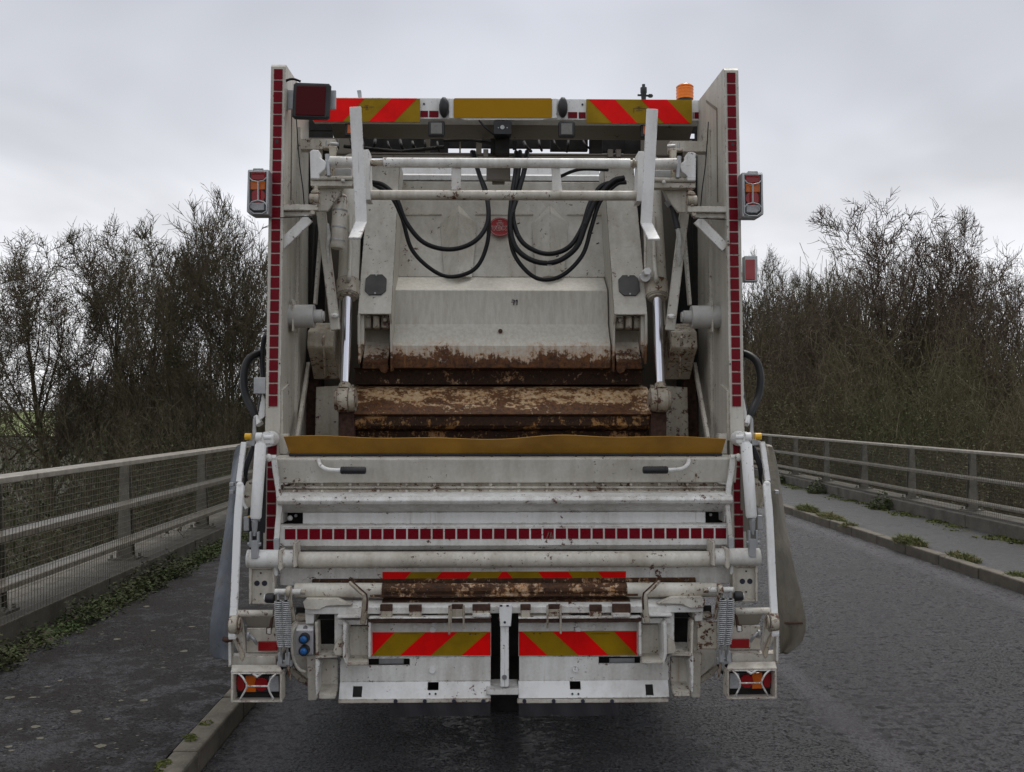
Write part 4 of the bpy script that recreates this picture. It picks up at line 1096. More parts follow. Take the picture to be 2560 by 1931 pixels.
    # lower rusty lip and the packer blade
    b = MB(); b.sheet(890, 1604, [(5.80, 921), (5.86, 926), (5.88, 962), (6.1, 966)], .02); part('rust_lip', b, 'rust_lip')
    b = MB()
    prof = [(6.05, 964), (5.86, 968), (5.80, 976), (5.60, 1036), (5.63, 1041)]
    b.sheet(882, 1622, prof, .03); pb = part('packer_blade', b, 'blade', bev=.006)
    b = MB(); b.sheet(884, 1620, [(5.632, 1041.5), (5.64, 1064), (5.66, 1072), (5.76, 1078), (5.76, 1160)], .03); part('blade_foot', b, 'dark_rust', pb, .005)
    b = MB(); b.side(-.77, .93, [(5.50, 1.2), (5.56, 1.55), (5.60, 1.55), (5.60, 1.2)]); part('blade_edge', b, 'blade')
    for sg in (0, 1):
        # main ram
        A = P(884, 400, 6.05); B = P(869, 742, 5.66)
        b = MB(sg); b.tube([A, B], .060, 20); br = part('ram_barrel', b, 'panel_inner', bev=0)
        d = (B - A).normalized()
        b = MB(sg); b.tube([B - d * .10, B - d * .005], .066, 20); b.tube([B - d * .005, B + d * .012], .05, 20); part('ram_collar', b, 'worn', br, .004)
        b = MB(sg); E = P(862, 962, 5.585); b.tube([B, E], .0285, 20); part('ram_rod', b, 'chrome', bev=0)
        b = MB(sg); b.tube(smooth_path([P(876, 540, 5.80), P(876, 640, 5.68), P(873, 690, 5.60), P(870, 702, 5.62)], 5), .013, 10); part('ram_pipe', b, 'panel_inner', bev=0)
        c = P(861, 1000, 5.56)
        b = MB(sg); b.tube([E, c + Vector((0, 0, .05))], [.033, .038], 14); b.tube([(c.x - .034, c.y, c.z), (c.x + .026, c.y, c.z)], [.070, .070], 22); eye = part('ram_eye', b, 'worn', bev=.006)
        b = MB(sg)
        b.tube([(c.x - .050, c.y, c.z), (c.x - .036, c.y, c.z)], .058, 20); b.tube([(c.x + .028, c.y, c.z), (c.x + .062, c.y, c.z)], .066, 20)
        b.tube([(c.x + .062, c.y, c.z), (c.x + .070, c.y, c.z)], .04, 14)
        part('eye_washer', b, 'worn', eye, .004)
        b = MB(sg); b.poly([(846, 1028), (884, 1028), (886, 1095), (864, 1130), (846, 1095)], 5.60, .06); part('blade_lug', b, 'rust_dark')
        # cheek plate, wedge guide, slide box
        b = MB(sg); b.poly([(790, 968), (884, 962), (884, 1130), (786, 1130)], 5.80, .03); part('cheek_plate', b, 'worn')
        b = MB(sg); b.bar(P(741, 1100, 5.36), P(771, 905, 5.85), .022, .03, (1, 0, 0)); part('wedge_strip', b, 'cream')
        b = MB(sg); b.poly([(771, 905), (800, 905), (800, 1130), (757, 1130)], 5.92, .02); part('rusty_side', b, 'rust_dark')
        b = MB(sg); x0 = P(771, 880, 5.6).x; x1 = P(836, 880, 5.6).x
        b.side(x0, x1, [(5.76, zf(806, 5.7)), (5.58, zf(830, 5.6)), (5.56, zf(868, 5.56)), (5.66, zf(900, 5.66)), (5.78, zf(948, 5.78)), (6.0, zf(948, 5.9)), (6.0, zf(806, 5.9))]); sb = part('slide_box', b, 'worn', bev=.012)
        b = MB(sg); b.bar(P(812, 945, 5.70), P(808, 845, 5.53), .014, .03); part('rib', b, 'worn', sb)
        # levelling arm and hub
        b = MB(sg); b.bar(P(838, 825, 5.46), P(798, 500, 5.46), .052, .035); la = part('link_arm', b, 'panel_inner', bev=.006)
        b = MB(sg); b.bar(P(786, 760, 5.52), P(806, 500, 5.52), .016, .05); part('guide_rail', b, 'panel_inner')
        b = MB(sg)
        for k in range(12): c0 = P(789 + k * 1.0, 745 - k * 18, 5.50); b.ball(c0, .005, 6)
        part('rail_bolts', b, 'galv', bev=0)
        b = MB(sg); b.bar(P(772, 905, 5.9), P(786, 560, 6.1), .035, .02); part('slot_shade_bar', b, 'interior_dark')  # near-black bar standing in for the shade inside the gap
        c = P(760, 791, 5.42)
        b = MB(sg); b.cyl((XI - .03, c.y, c.z), (P(786, 791, 5.42).x, c.y, c.z), .063, 24); hub = part('hub', b, 'hub_paint', bev=.006)
        b = MB(sg); b.box(P(735, 791, 5.42).x, P(739, 791, 5.42).x, c.y - .06, c.y + .06, c.z - .085, c.z + .085); part('hub_plate', b, 'panel_inner', hub)
        b = MB(sg); b.cyl((P(786, 791, 5.42).x, c.y, c.z), (P(806, 791, 5.42).x, c.y, c.z), .036, 18); b.cyl((P(806, 791, 5.42).x, c.y, c.z), (P(811, 791, 5.42).x, c.y, c.z), .028, 14); part('hub_shaft', b, 'hub_paint', hub, .003)
        b = MB(sg); b.ball(P(836, 790, 5.43), .020, 8, (1.3, 1, .8)); b.ptube([(836, 790, 5.43), (846, 792, 5.43)], [.012, .004], 8); part('grease_blob', b, 'white', la, 0)
        b = MB(sg); b.bar(P(848, 812, 5.72), P(856, 560, 5.95), .012, .06); part('inner_guide', b, 'panel_inner')
    # strapped canister on the left, gas strut with bubble wrap on the right
    b = MB(); A = P(852, 488, 5.45); B = P(843, 622, 5.42); b.tube([A, A + (B - A) * .05, B - (B - A) * .04, B], [.030, .040, .040, .030], 14); cn_ = part('strapped_canister', b, 'cream', bev=0)
    b = MB()
    for f in (.30, .62, .86): q = A + (B - A) * f; d = (B - A).normalized(); b.tube([q - d * .004, q + d * .004], .043, 14)
    part('strap', b, 'galv', cn_, 0)
    b = MB(); b.ptube([(819, 560, 5.40), (822, 590, 5.40), (818, 615, 5.41), (821, 660, 5.42)], [.008, .013, .010, .005], 8); part('sensor_cable', b, 'bubble', bev=0)
    b = MB(); b.ptube([(1662, 468, 5.46), (1676, 505, 5.44)], .022, 12); b.ptube([(1672, 500, 5.44), (1680, 512, 5.44)], .030, 12); g = part('strut_socket', b, 'galv', bev=0)
    b = MB(); b.ptube([(1680, 512, 5.44), (1694, 572, 5.42)], .017, 12); part('gas_strut', b, 'black_plastic', g, 0)
    b = MB(); b.ptube([(1694, 572, 5.42), (1700, 600, 5.42), (1696, 622, 5.42), (1700, 650, 5.42), (1697, 668, 5.42)], [.012, .018, .015, .018, .006], 8); part('torn_wrap', b, 'bubble', bev=0)
    c = P(1615, 681, 5.6); b = MB(); b.cyl((c.x, 5.64, c.z), (c.x, 5.55, c.z), .022, 6); b.cyl((c.x, 5.7, c.z - .02), (c.x, 5.62, c.z - .02), .03, 12); part('pipe_union', b, 'white_clean', bev=.002)
    b = MB(); b.ptube([(1614, 480, 5.9), (1613, 670, 5.62)], .008, 8); part('thin_pipe', b, 'panel_inner', bev=0)
    # maker's oval badge with raised outline letters
    c = P(1250, 568, 6.20); n = 28; rx, rz = .070, .066
    zt_, yt_ = .066, .033
    b = MB(); vs = []
    for off in (-.006, .0):
        for k in range(n): w = 2 * math.pi * k / n; vs.append((c.x + rx * math.cos(w), c.y + .53 * rz * math.sin(w) + off, c.z + rz * math.sin(w)))
    b.add(vs, [tuple(range(n))] + [((i+1) % n, i, i+n, (i+1) % n + n) for i in range(n)]); bd = part('maker_badge', b, 'logo_red', bev=0)
    def stroke(mb, pts, r=.0018):
        q = [(c.x + x, c.y + .53 * z - .008, c.z + z) for x, z in pts]; mb.tube(q, r, 5)
    b = MB()
    s_ = .026
    # V D K in outline, a small emblem above
    for pl_ in ([(-.052, .006), (-.042, -.026), (-.034, -.026), (-.023, .006), (-.031, .006), (-.038, -.014), (-.044, .006), (-.052, .006)],
                [(-.020, .006), (-.002, .006), (.008, -.002), (.008, -.018), (-.002, -.026), (-.020, -.026), (-.020, .006)],
                [(-.011, -.002), (-.004, -.002), (0, -.006), (0, -.014), (-.004, -.018), (-.011, -.018), (-.011, -.002)],
                [(.013, .006), (.021, .006), (.021, -.005), (.034, .006), (.045, .006), (.030, -.009), (.047, -.026), (.036, -.026), (.021, -.014), (.021, -.026), (.013, -.026), (.013, .006)],
                [(-.018, .018), (.018, .018)], [(-.018, .014), (-.018, .030)], [(.018, .014), (.018, .030)], [(-.012, .030), (.012, .030)], [(-.006, .036), (-.006, .024)], [(.006, .036), (.006, .024)], [(-.012, .042), (.012, .042)]):
        stroke(b, pl_)
    part('badge_letters', b, 'logo_white', bd, 0)
    b = MB(); vsr = [(c.x + .064 * math.cos(2*math.pi*k/24), c.y + .53 * .060 * math.sin(2*math.pi*k/24) - .0075, c.z + .060 * math.sin(2*math.pi*k/24)) for k in range(25)]; b.tube(vsr, .0014, 5); part('badge_rim', b, 'logo_white', bd, 0)
    # hoses
    def hose(pts, r, name='hydraulic_hose'):
        b = MB(); b.tube(smooth_path([P(*p) for p in pts], 7), r, 10); return part(name, b, 'black_hose', bev=0)
    hose([(930, 456, 5.75), (960, 464, 5.7), (990, 495, 5.66), (1015, 555, 5.66), (1060, 607, 5.66), (1125, 624, 5.66), (1185, 605, 5.66), (1218, 560, 5.7), (1218, 500, 5.75), (1196, 430, 5.9), (1180, 380, 6.1)], .0135)
    hose([(935, 462, 5.8), (975, 488, 5.76), (1005, 545, 5.74), (1030, 625, 5.74), (1085, 678, 5.74), (1135, 692, 5.74), (1190, 670, 5.74), (1218, 610, 5.74), (1222, 540, 5.76), (1216, 480, 5.8), (1196, 430, 5.9), (1185, 380, 6.1)], .0120)
    hose([(1318, 380, 6.1), (1310, 430, 5.9), (1290, 500, 5.8), (1275, 560, 5.74), (1290, 620, 5.7), (1335, 653, 5.68), (1390, 655, 5.66), (1440, 620, 5.66), (1465, 560, 5.68), (1490, 500, 5.72), (1530, 455, 5.78), (1560, 445, 5.8)], .0155)
    hose([(1300, 380, 6.1), (1296, 430, 5.9), (1283, 500, 5.82), (1285, 560, 5.76), (1310, 610, 5.72), (1365, 635, 5.70), (1420, 620, 5.68), (1455, 570, 5.70), (1475, 510, 5.74), (1505, 465, 5.8), (1555, 455, 5.85)], .0145)
    hose([(1290, 380, 6.1), (1288, 430, 5.9), (1278, 500, 5.8), (1274, 580, 5.74), (1290, 645, 5.72), (1340, 695, 5.70), (1400, 692, 5.68), (1455, 640, 5.68), (1478, 570, 5.7), (1500, 505, 5.74), (1540, 462, 5.8), (1566, 456, 5.8)], .0125)
    hose([(1520, 425, 5.7), (1450, 424, 5.8), (1405, 440, 5.9), (1395, 446, 6.0)], .010)
    b = MB(); b.pbox(1368, 1379, 652, 664, 5.655, .03); part('hose_tag', b, 'white_clean')
    r1 = random.Random(3)
    for (u, v) in ((1294, 478), (1291, 505), (1284, 530), (1290, 590), (1460, 560), (1493, 560), (1450, 610), (1478, 585), (1392, 642), (1493, 610), (1295, 560)):
        b = MB(); b.ptube([(u - 1, v, 5.66), (u + 4, v - 2, 5.64)], .004, 5); part('cable_tie', b, 'black_plastic', bev=0)

def tail_gate_lower():
    # ochre rubber lip with a wavy top edge
    b = MB(); n = 60; vs = []
    for i in range(n + 1):
        f = i / n
        xt = P(709 + f * (1816 - 709), 1095, 5.03); xb = P(724 + f * (1804 - 724), 1135, 5.10)
        wob = .006 * math.sin(f * 9 + 1) + .004 * math.sin(f * 23) + .008 * math.exp(-((f - .62) / .08) ** 2)
        wy = .012 * math.sin(f * 7) + .006 * math.sin(f * 19)
        for (q, dz, o) in ((xb, 0, 0), (xt, wob, wy)): vs.append((q.x, q.y + o, q.z + dz))
        for (q, dz, o) in ((xb, 0, 0), (xt, wob, wy)): vs.append((q.x, q.y + o + .014, q.z + dz + (.002 if q is xt else 0)))
    fs = []
    for i in range(n):
        a, c = i * 4, i * 4 + 4
        fs += [(a, c, c+1, a+1), (a+1, c+1, c+3, a+3), (a+3, c+3, c+2, a+2), (a+2, c+2, c, a)]
    fs += [(0, 1, 3, 2), (n*4, n*4+2, n*4+3, n*4+1)]
    b.add(vs, fs, False); part('rubber_lip', b, 'yellow_rubber', bev=0)
    b = MB(); b.pbox(722, 1806, 1134, 1140, 5.09, .03); part('clamp_bar', b, 'black_plastic')
    b = MB()
    for i in range(16): bolt(b, 740 + i * 70, 1139.5, 5.085, .006, .006)
    part('clamp_bolts', b, 'rust_dark', bev=0, kind='stuff')
    # folded upper panel
    b = MB(); b.sheet(692, 1838, [(5.13, 1138), (5.065, 1144), (5.055, 1149), (5.085, 1207), (5.10, 1208)], .02); tp = part('upper_tray', b, 'panel_inner', bev=.004)
    for sg in (0, 1):
        b = MB(sg); b.poly([(690, 1140), (700, 1146), (722, 1210), (716, 1212), (700, 1215), (697, 1380), (690, 1380)], 5.09, .12); part('tray_side', b, 'white')
        b = MB(sg); b.pbox(697, 720, 1085, 1136, 5.19, .05); part('corner_plate', b, 'panel_inner')
        b = MB(sg); b.tube(smooth_path([P(797, 1150, 5.05), P(801, 1163, 5.01), P(815, 1173, 4.985), P(835, 1176, 4.98), P(856, 1176.5, 4.98)], 6), .0105, 12); h = part('grab_handle', b, 'white', bev=0)
        b = MB(sg); b.ptube([(851, 1176.5, 4.98), (853, 1176.5, 4.98), (912, 1176.5, 4.98), (915, 1176.5, 4.98)], [.012, .0185, .0185, .014], 14)
        for k in range(8): b.ptube([(857 + k * 6.6, 1176.5, 4.98), (859 + k * 6.6, 1176.5, 4.98)], .0195, 14)
        part('handle_grip', b, 'rubber', h, 0)
    # piano hinge with bolts
    b = MB(); b.pbox(706, 1832, 1207, 1229, 5.12, .02); part('hinge_backing', b, 'worn')
    b = MB(); b.ptube([(710, 1219, 5.108), (1826, 1219, 5.108)], .007, 10); part('hinge_pin', b, 'cream', bev=0)
    b = MB(); b.pbox(700, 1832, 1224, 1230, 5.105, .016); part('hinge_leaf', b, 'worn')
    bm_ = None
    for i in range(16):
        u = 736 + i * 70.1
        for v in (1211, 1228):
            b = MB(); bolt(b, u, v, 5.115 if v < 1220 else 5.10, .010, .012); part('bolt', b, 'cream', bev=0)
    # rounded panel, channel and band
    b = MB(); b.sheet(700, 1826, [(5.10, 1229), (5.035, 1233), (4.99, 1242), (4.975, 1252), (4.985, 1260), (5.02, 1266), (5.10, 1281)], .015); part('rounded_panel', b, 'white', bev=.005)
    b = MB(); b.pbox(757, 1764, 1281, 1309, 5.085, .02); part('number_band', b, 'white_clean')
    for sg in (0, 1):
        b = MB(sg); b.pbox(706, 757, 1279, 1309, 5.20, .02); part('recess_shade_back', b, 'interior_dark', bev=0)  # near-black back sheet, the shade of the end hole put into colour
        b = MB(sg); b.pbox(703, 707, 1279, 1309, 5.08, .12); part('recess_side', b, 'white')
        b = MB(sg); bolt(b, 741, 1289, 5.19, .008, .02); part('bolt', b, 'steel', bev=0)
    b = MB(); b.ball(P(725, 1296, 5.12), .014, 10); part('white_knob', b, 'white_clean', bev=0)
    b = MB(); b.ptube([(1796, 1283, 5.12), (1806, 1280, 5.12), (1808, 1287, 5.12)], .004, 6); part('split_pin', b, 'galv', bev=0)
    b = MB(); b.sheet(702, 1822, [(5.085, 1309), (5.045, 1313), (5.035, 1318), (5.035, 1364), (5.06, 1374), (5.10, 1377)], .014); bp = part('tape_band', b, 'white', bev=.005)
    me = None
    p0 = P(712, 1323, 5.033); p1 = P(738.5, 1349, 5.033)
    pitch = (1815.5 - 738.5) / 35
    q = MB(); q.box(0, p1.x - p0.x, 0, .0018, p1.z - p0.z, 0); me = q.mesh('reflector'); me.materials.append(MAT['tape_red'])
    for i in range(36):
        c = P(712 + i * pitch, 1323 - i * .06, 5.0325); o = link('reflector', me, bp); o.location = c
    b = MB()
    for a0, a1 in (((1366, 1348), (1372, 1330)), ((1374, 1349), (1378, 1331)), ((1378, 1331), (1381, 1348))): b.tube([P(*a0, 5.031), P(*a1, 5.031)], .0018, 5)
    part('tape_scratch', b, 'cream', bp, 0)
    # big torsion tube
    b = MB(); b.pbox(700, 1826, 1374, 1384, 5.18, .02); part('tube_gap_shade', b, 'interior_dark', bev=0)  # near-black strip standing in for the shade above the tube
    b = MB(); b.ptube([(741, 1400, 4.97), (1786, 1398, 4.97)], .040, 24); part('torsion_tube', b, 'cream', bev=0)
    for sg in (0, 1):
        b = MB(sg); b.ptube([(619, 1397, 4.95), (736, 1397, 4.95)], .0435, 22); part('outer_tube', b, 'white', bev=.006)
        b = MB(sg); b.poly([(732, 1356), (740, 1360), (741, 1418), (732, 1420)], 4.90, .12); part('tube_collar', b, 'cream')
        b = MB(sg); b.ptube([(741, 1400, 4.97), (749, 1400, 4.97)], .0415, 22); part('tube_ring', b, 'worn', bev=0)
        b = MB(sg); b.poly([(695, 1376), (706, 1376), (706, 1422), (700, 1430), (695, 1422)], 4.90, .1); part('tube_clamp', b, 'cream')
    b = MB(); b.pbox(700, 1826, 1419, 1462, 5.04, .03); fp = part('strip_panel', b, 'white')
    striped('chevron_strip', 956, 1565, 1430, 1448, 5.032, [(930, 1028, 1013, 930), (1104, 1179, 1166, 1089), (1255, 1268, 1283, 1242), (1346, 1421, 1434, 1359), (1495, 1640, 1640, 1509)], .006)
    b = MB(); b.pbox(780, 1740, 1447, 1460, 5.02, .02); part('wear_strip', b, 'rust_band')
    # lower tube with the scraped middle
    b = MB(); b.ptube([(738, 1476, 4.93), (956, 1476, 4.93)], .0355, 22); part('lower_tube', b, 'cream', bev=.004)
    b = MB(); b.ptube([(1566, 1475, 4.93), (1790, 1475, 4.93)], .0355, 22); part('lower_tube', b, 'cream', bev=.004)
    b = MB(); b.ptube([(956, 1476, 4.93), (1566, 1475, 4.93)], .0335, 22); part('scraped_tube', b, 'rust_band', bev=0)
    b = MB(); b.pbox(960, 1226, 1470, 1480, 4.885, .03); b.pbox(1276, 1560, 1470, 1480, 4.885, .03); b.pbox(925, 1595, 1486, 1492, 4.895, .03); part('scraped_bar', b, 'rust_band')
    # main beam
    b = MB(); b.sheet(772, 1752, [(5.0, 1494), (4.93, 1500), (4.885, 1514), (4.875, 1518), (4.88, 1534)], .02); part('main_beam', b, 'white'); b = MB(); b.sheet(958, 1572, [(4.992, 1493.5), (4.926, 1500), (4.905, 1506)], .006); part('worn_step', b, 'rust_band')
    for sg in (0, 1):
        b = MB(sg); b.poly([(757, 1506), (764, 1498), (842, 1498), (880, 1514), (842, 1514), (816, 1516), (796, 1526), (762, 1524)], 4.86, .05); part('beam_end', b, 'cream')
        b = MB(sg); b.poly([(762, 1524), (786, 1524), (784, 1560), (764, 1560)], 4.90, .1); part('beam_leg', b, 'white')
    # comb with clamps
    b = plate(917, 1227, 1534, 1547, 4.905, 4.905, [(924, 947, 1535, 1543), (1056, 1094, 1535, 1543), (1118, 1160, 1535, 1544)], .012); part('comb_plate', b, 'worn')
    b = plate(1296, 1606, 1534, 1547, 4.905, 4.905, [(1427, 1470, 1535, 1543), (1370, 1396, 1536, 1543), (1578, 1602, 1534, 1541)], .012); part('comb_plate', b, 'worn')
    for a0, a1 in ((921, 1228), (1296, 1604)):
        b = MB(); b.pbox(a0, a1, 1544, 1547.5, 4.84, .06); b.cur = 1; b.pbox(a0 + 1, a1 - 1, 1547.5, 1557, 4.85, .04); part('comb_ledge', b, ['white', 'rust_dark'])
    for u0, u1, v0, v1 in ((950, 981, 1512, 1529), (1022, 1054, 1513, 1530), (1129, 1158, 1512, 1524), (1181, 1226, 1512, 1528), (1301, 1327, 1512, 1527), (1371, 1401, 1512, 1524), (1474, 1505, 1513, 1530), (1531, 1577, 1511, 1532)):
        b = MB(); b.pbox(u0, u1, v0, v1, 4.855, .02); cl = part('clamp_pad', b, 'rust_dark', bev=.003)
        b = MB(); b.pbox(u0 + 1, u1 - 1, v1, 1545, 4.85, .04); part('clamp_tab', b, 'worn', cl)
    for u, v in ((1181, 1535), (1531, 1535)):
        b = MB(); b.pbox(u, u + 45, v, v + 9, 4.83, .05); part('clamp_foot', b, 'white')
    for u, v1 in ((1123, 1588), (1159, 1574), (1127 + 0, 1560), (1369, 1572), (1402, 1586)):
        b = MB(); b.pbox(u - 2.5, u + 2.5, 1515, v1, 4.82, .02); part('hanging_pin', b, 'worn')
    for u in (1061, 1196, 1250, 1330): 
        b = MB(); b.ball(P(u, 1546, 4.86), .011, 8); part('rust_lump', b, 'rust_dark', bev=0)
    for sg in (0, 1):
        b = MB(sg); pts = [P(874, 1453, 4.86), P(893, 1470, 4.80), P(911, 1487, 4.78), P(913, 1500, 4.78), P(911, 1530, 4.79), P(906, 1562, 4.80)]
        b.ribbon(pts, [.012, .016, .022, .030, .030, .026], .018)
        hk = part('bin_hook', b, 'worn')
        b = MB(sg)
        b.ribbon([p + Vector((.010, -.003, .003)) for p in pts[:5]], .008, .006)
        part('hook_edge', b, 'rust_dark', hk)
        b = MB(sg); b.pbox(842, 905, 1540, 1546, 4.83, .1); b.pbox(845, 918, 1550, 1563, 4.88, .06); part('hook_shelf', b, 'white')

def lower_plates():
    # left and right number plates of the under-run bar, each folded and pierced
    for (a0, a1, up0, up1, slit, sq, bolt_c, slot, vis) in (
            (848, 1227, 928, 1228, (921, 1024, 1646, 1662), (1069, 1096, 1695, 1726), (1081, 1675), (882, 905), 0),
            (1296, 1672, 1296, 1600, (1497, 1601, 1644, 1661), (1425, 1452, 1693, 1724), (1438, 1673), (1614, 1633), 1)):
        b = plate(up0 if not vis else a0, up1, 1557, 1642, 4.93, 4.93, [], .012)
        top = part('under_run_plate', b, 'white')
        b = plate(a0 + 2, a1, 1642, 1703, 4.93, 4.93, [slit], .012); part('mid_plate', b, 'white', top)
        b = plate(a0, a1, 1703, 1747, 4.93, 4.885, [sq[:2] + (1705, 1726), (slot[0], slot[1], 1714, 1742)], .012); part('sloping_plate', b, 'white_clean', top)
        b = MB(); b.pbox(a0 - 3, a1, 1748, 1758, 4.88, .03); part('bottom_flange', b, 'cream', top)
        b = MB(); b.pbox(slit[0] - 4, slit[1] + 6, 1640, 1668, 4.99, .02); b.pbox(sq[0] - 10, sq[1] + 10, 1690, 1735, 5.02, .02); part('dark_backing', b, 'interior_dark', top, 0)
        b = MB(); b.pbox(slit[0] + 26, slit[1] - 14, 1646, 1661, 4.975, .01); part('inner_strip', b, 'galv', top)
        b = MB(); b.poly([(slot[0], 1713), (slot[0] + 4, 1708), (slot[1] - 4, 1708), (slot[1], 1713)], 4.915, .008); b.poly([(slot[0], 1742), (slot[0] + 4, 1746), (slot[1] - 4, 1746), (slot[1], 1742)], 4.888, .008)
        b2 = MB(); b2.pbox(slot[0] - 3, slot[1] + 3, 1708, 1746, 4.96, .02); part('slot_backing', b2, 'pad_dark', top, 0)
        for u, v, r in ((bolt_c[0], bolt_c[1], .016), (bolt_c[0] + (1 if not vis else 6), 1574, .015), (bolt_c[0] + 3, 1556 + 5, .008), (bolt_c[0] - 43 + vis * 90, 1566, .009)):
            q = MB(); bolt(q, u, v, 4.93, r, .010, 12); part('bolt', q, 'white_clean', top, .002)
        for u in (bolt_c[0] - 7, bolt_c[0] + 8): q = MB(); bolt(q, u, 1735, 4.892, .005, .004, 8); part('rivet_hole', q, 'ink', top, 0)
        for k in range(4):
            u = (989 + k * 73) if not vis else (1311 + k * 73); q = MB(); bolt(q, u, 1753, 4.88, .010, .006, 8); part('flange_bolt', q, 'ink', top, 0)
        f0, f1 = (975, 1226) if not vis else (1297, 1547)
        n = 24; vs = []
        q = MB()
        for i in range(n + 1):
            u = f0 + (f1 - f0) * i / n; w = .006 * math.sin(i * .9 + vis); w2 = 1.2 * math.sin(i * .55)
            t_, b_ = P(u, 1757, 4.885), P(u, 1790 + w2, 4.895)
            vs += [(t_.x, t_.y, t_.z), (b_.x, b_.y + w, b_.z), (b_.x, b_.y + w + .008, b_.z), (t_.x, t_.y + .008, t_.z)]
        fs = []
        for i in range(n):
            a, c = i * 4, i * 4 + 4; fs += [(a, a+1, c+1, c), (a+1, a+2, c+2, c+1), (a+2, a+3, c+3, c+2)]
        q.add(vs, fs); part('rubber_flap', q, 'dark_rubber_flap', top, 0)
    st = striped
    a = st('chevron_plate', 929, 1226.5, 1581, 1639.5, 4.922, [(929, 987, 931, 865), (1064, 1143, 1077, 1000), (1219, 1290, 1260, 1154)], .006)
    b = MB()
    for u0, u1 in ((935, 968), (1001, 1044), (1173, 1198)): b.pbox(u0, u1, 1584.5, 1585.3, 4.919, .001)
    for u in (1175, 1189): bolt(b, u, 1585.5, 4.922, .004, .003)
    part('approval_mark', b, 'ink', a, 0, kind='stuff')
    a = st('chevron_plate', 1297.5, 1594, 1579, 1639, 4.922, [(1200, 1306, 1368, 1200), (1381, 1460, 1521, 1446), (1535, 1620, 1680, 1592)], .006)
    b = MB()
    for u0, u1 in ((1478, 1524), (1552, 1590)): b.pbox(u0, u1, 1584.5, 1585.3, 4.919, .001)
    for u in (1335, 1350): bolt(b, u, 1584, 4.922, .004, .003)
    part('approval_mark', b, 'ink', a, 0, kind='stuff')
    # centre post
    b = MB(); b.pbox(1251, 1272, 1560, 1718, 4.86, .03); cp = part('centre_post', b, 'white_clean')
    b = MB(); b.poly([(1248, 1512), (1280, 1512), (1280, 1530), (1277, 1567), (1250, 1567), (1248, 1530)], 4.845, .02); hp = part('post_head', b, 'white_clean', cp)
    b = MB(); 
    for u, v in ((1253, 1515), (1269, 1515)): b.pbox(u - 3, u + 3, v - 2, v + 2, 4.842, .004)
    bolt(b, 1262, 1556, 4.845, .006, .004, 8); part('hole', b, 'ink', cp, 0)
    b = MB(); bolt(b, 1261, 1693, 4.86, .012, .006, 12); part('bolt', b, 'steel', cp, 0)
    b = MB(); b.pbox(1216, 1296, 1722, 1738, 4.87, .1); b.cur = 0; b.sheet(1218, 1294, [(5.0, 1699), (4.90, 1720)], .01); part('cross_tray', b, 'white', cp)
    b = MB(); b.pbox(1225, 1298, 1530, 1850, 5.9, .05); part('under_body_panel', b, 'interior_dark')
    b = MB(); b.pbox(1228, 1296, 1623, 1640, 5.5, .1); part('tow_member', b, 'interior_dark')
    b = MB(); b.pbox(760, 1765, 1530, 1640, 5.25, .4); part('rear_bulkhead', b, 'interior_dark', bev=0)
    for sg in (0, 1):
        # pockets for bins
        b = MB(sg); b.pbox(868, 921, 1565, 1640, 4.95, .01); pk = part('pocket_back', b, 'cream')
        b = MB(sg); b.poly([(857, 1558), (866, 1566), (864, 1640), (870, 1668), (866, 1672), (856, 1640)], 4.80, .16); part('pocket_side', b, 'white', pk)
        b = MB(sg); b.hexa([P(867, 1664, 4.79), P(921, 1664, 4.79), P(921, 1657, 4.79), P(867, 1657, 4.79), P(864, 1650, 4.96), P(921, 1650, 4.96), P(921, 1636, 4.96), P(866, 1636, 4.96)]); part('pocket_shelf', b, 'cream', pk)
        b = MB(sg); b.pbox(920, 927, 1556, 1645, 4.85, .1); part('pocket_edge', b, 'white', pk)
        # column and second pocket
        b = MB(sg); b.poly([(836, 1533), (856, 1533), (857, 1640), (838, 1645), (836, 1620)], 4.91, .02); part('column', b, 'white')
        b = MB(sg); b.poly([(838, 1606), (850, 1598), (856, 1600), (856, 1640), (838, 1640), (832, 1628)], 4.82, .1); part('latch_lug', b, 'cream')
        b = MB(sg); b.hexa([P(792, 1647, 4.85), P(846, 1645, 4.85), P(846, 1638, 4.85), P(792, 1640, 4.85), P(795, 1620, 5.05), P(840, 1620, 5.05), P(840, 1610, 5.05), P(795, 1610, 5.05)]); part('shelf', b, 'cream')
        b = MB(sg); b.pbox(796, 845, 1647, 1712, 4.96, .01); pk = part('pocket_back', b, 'cream')
        b = MB(sg); b.poly([(788, 1640), (800, 1660), (794, 1700), (795, 1735), (789, 1742), (788, 1700)], 4.84, .12); part('pocket_side', b, 'white', pk)
        b = MB(sg); b.hexa([P(797, 1748, 4.84), P(838, 1748, 4.84), P(842, 1734, 4.84), P(797, 1738, 4.84), P(797, 1720, 4.97), P(846, 1720, 4.97), P(846, 1708, 4.97), P(797, 1708, 4.97)]); part('pocket_shelf', b, 'cream', pk)
        b = MB(sg); b.pbox(790, 836, 1550, 1612, 5.10, .02); part('opening_shade_sheet', b, 'interior_dark', bev=0)  # near-black sheet painting in the shade of the opening
        b = MB(sg); b.poly([(765, 1640), (792, 1636), (796, 1742), (790, 1752), (770, 1752), (768, 1700)], 4.90, .08); part('leg_plate', b, 'cream', bev=.004)
        b = MB(sg); b.poly([(736, 1556), (792, 1552), (796, 1640), (794, 1662), (768, 1650), (770, 1700), (735, 1672), (728, 1640)], 4.96, .03); part('corner_frame', b, 'cream', bev=.004)
        b = MB(sg); b.poly([(716, 1672), (722, 1668), (768, 1700), (768, 1716), (740, 1700)], 4.98, .03); part('lower_brace', b, 'worn')
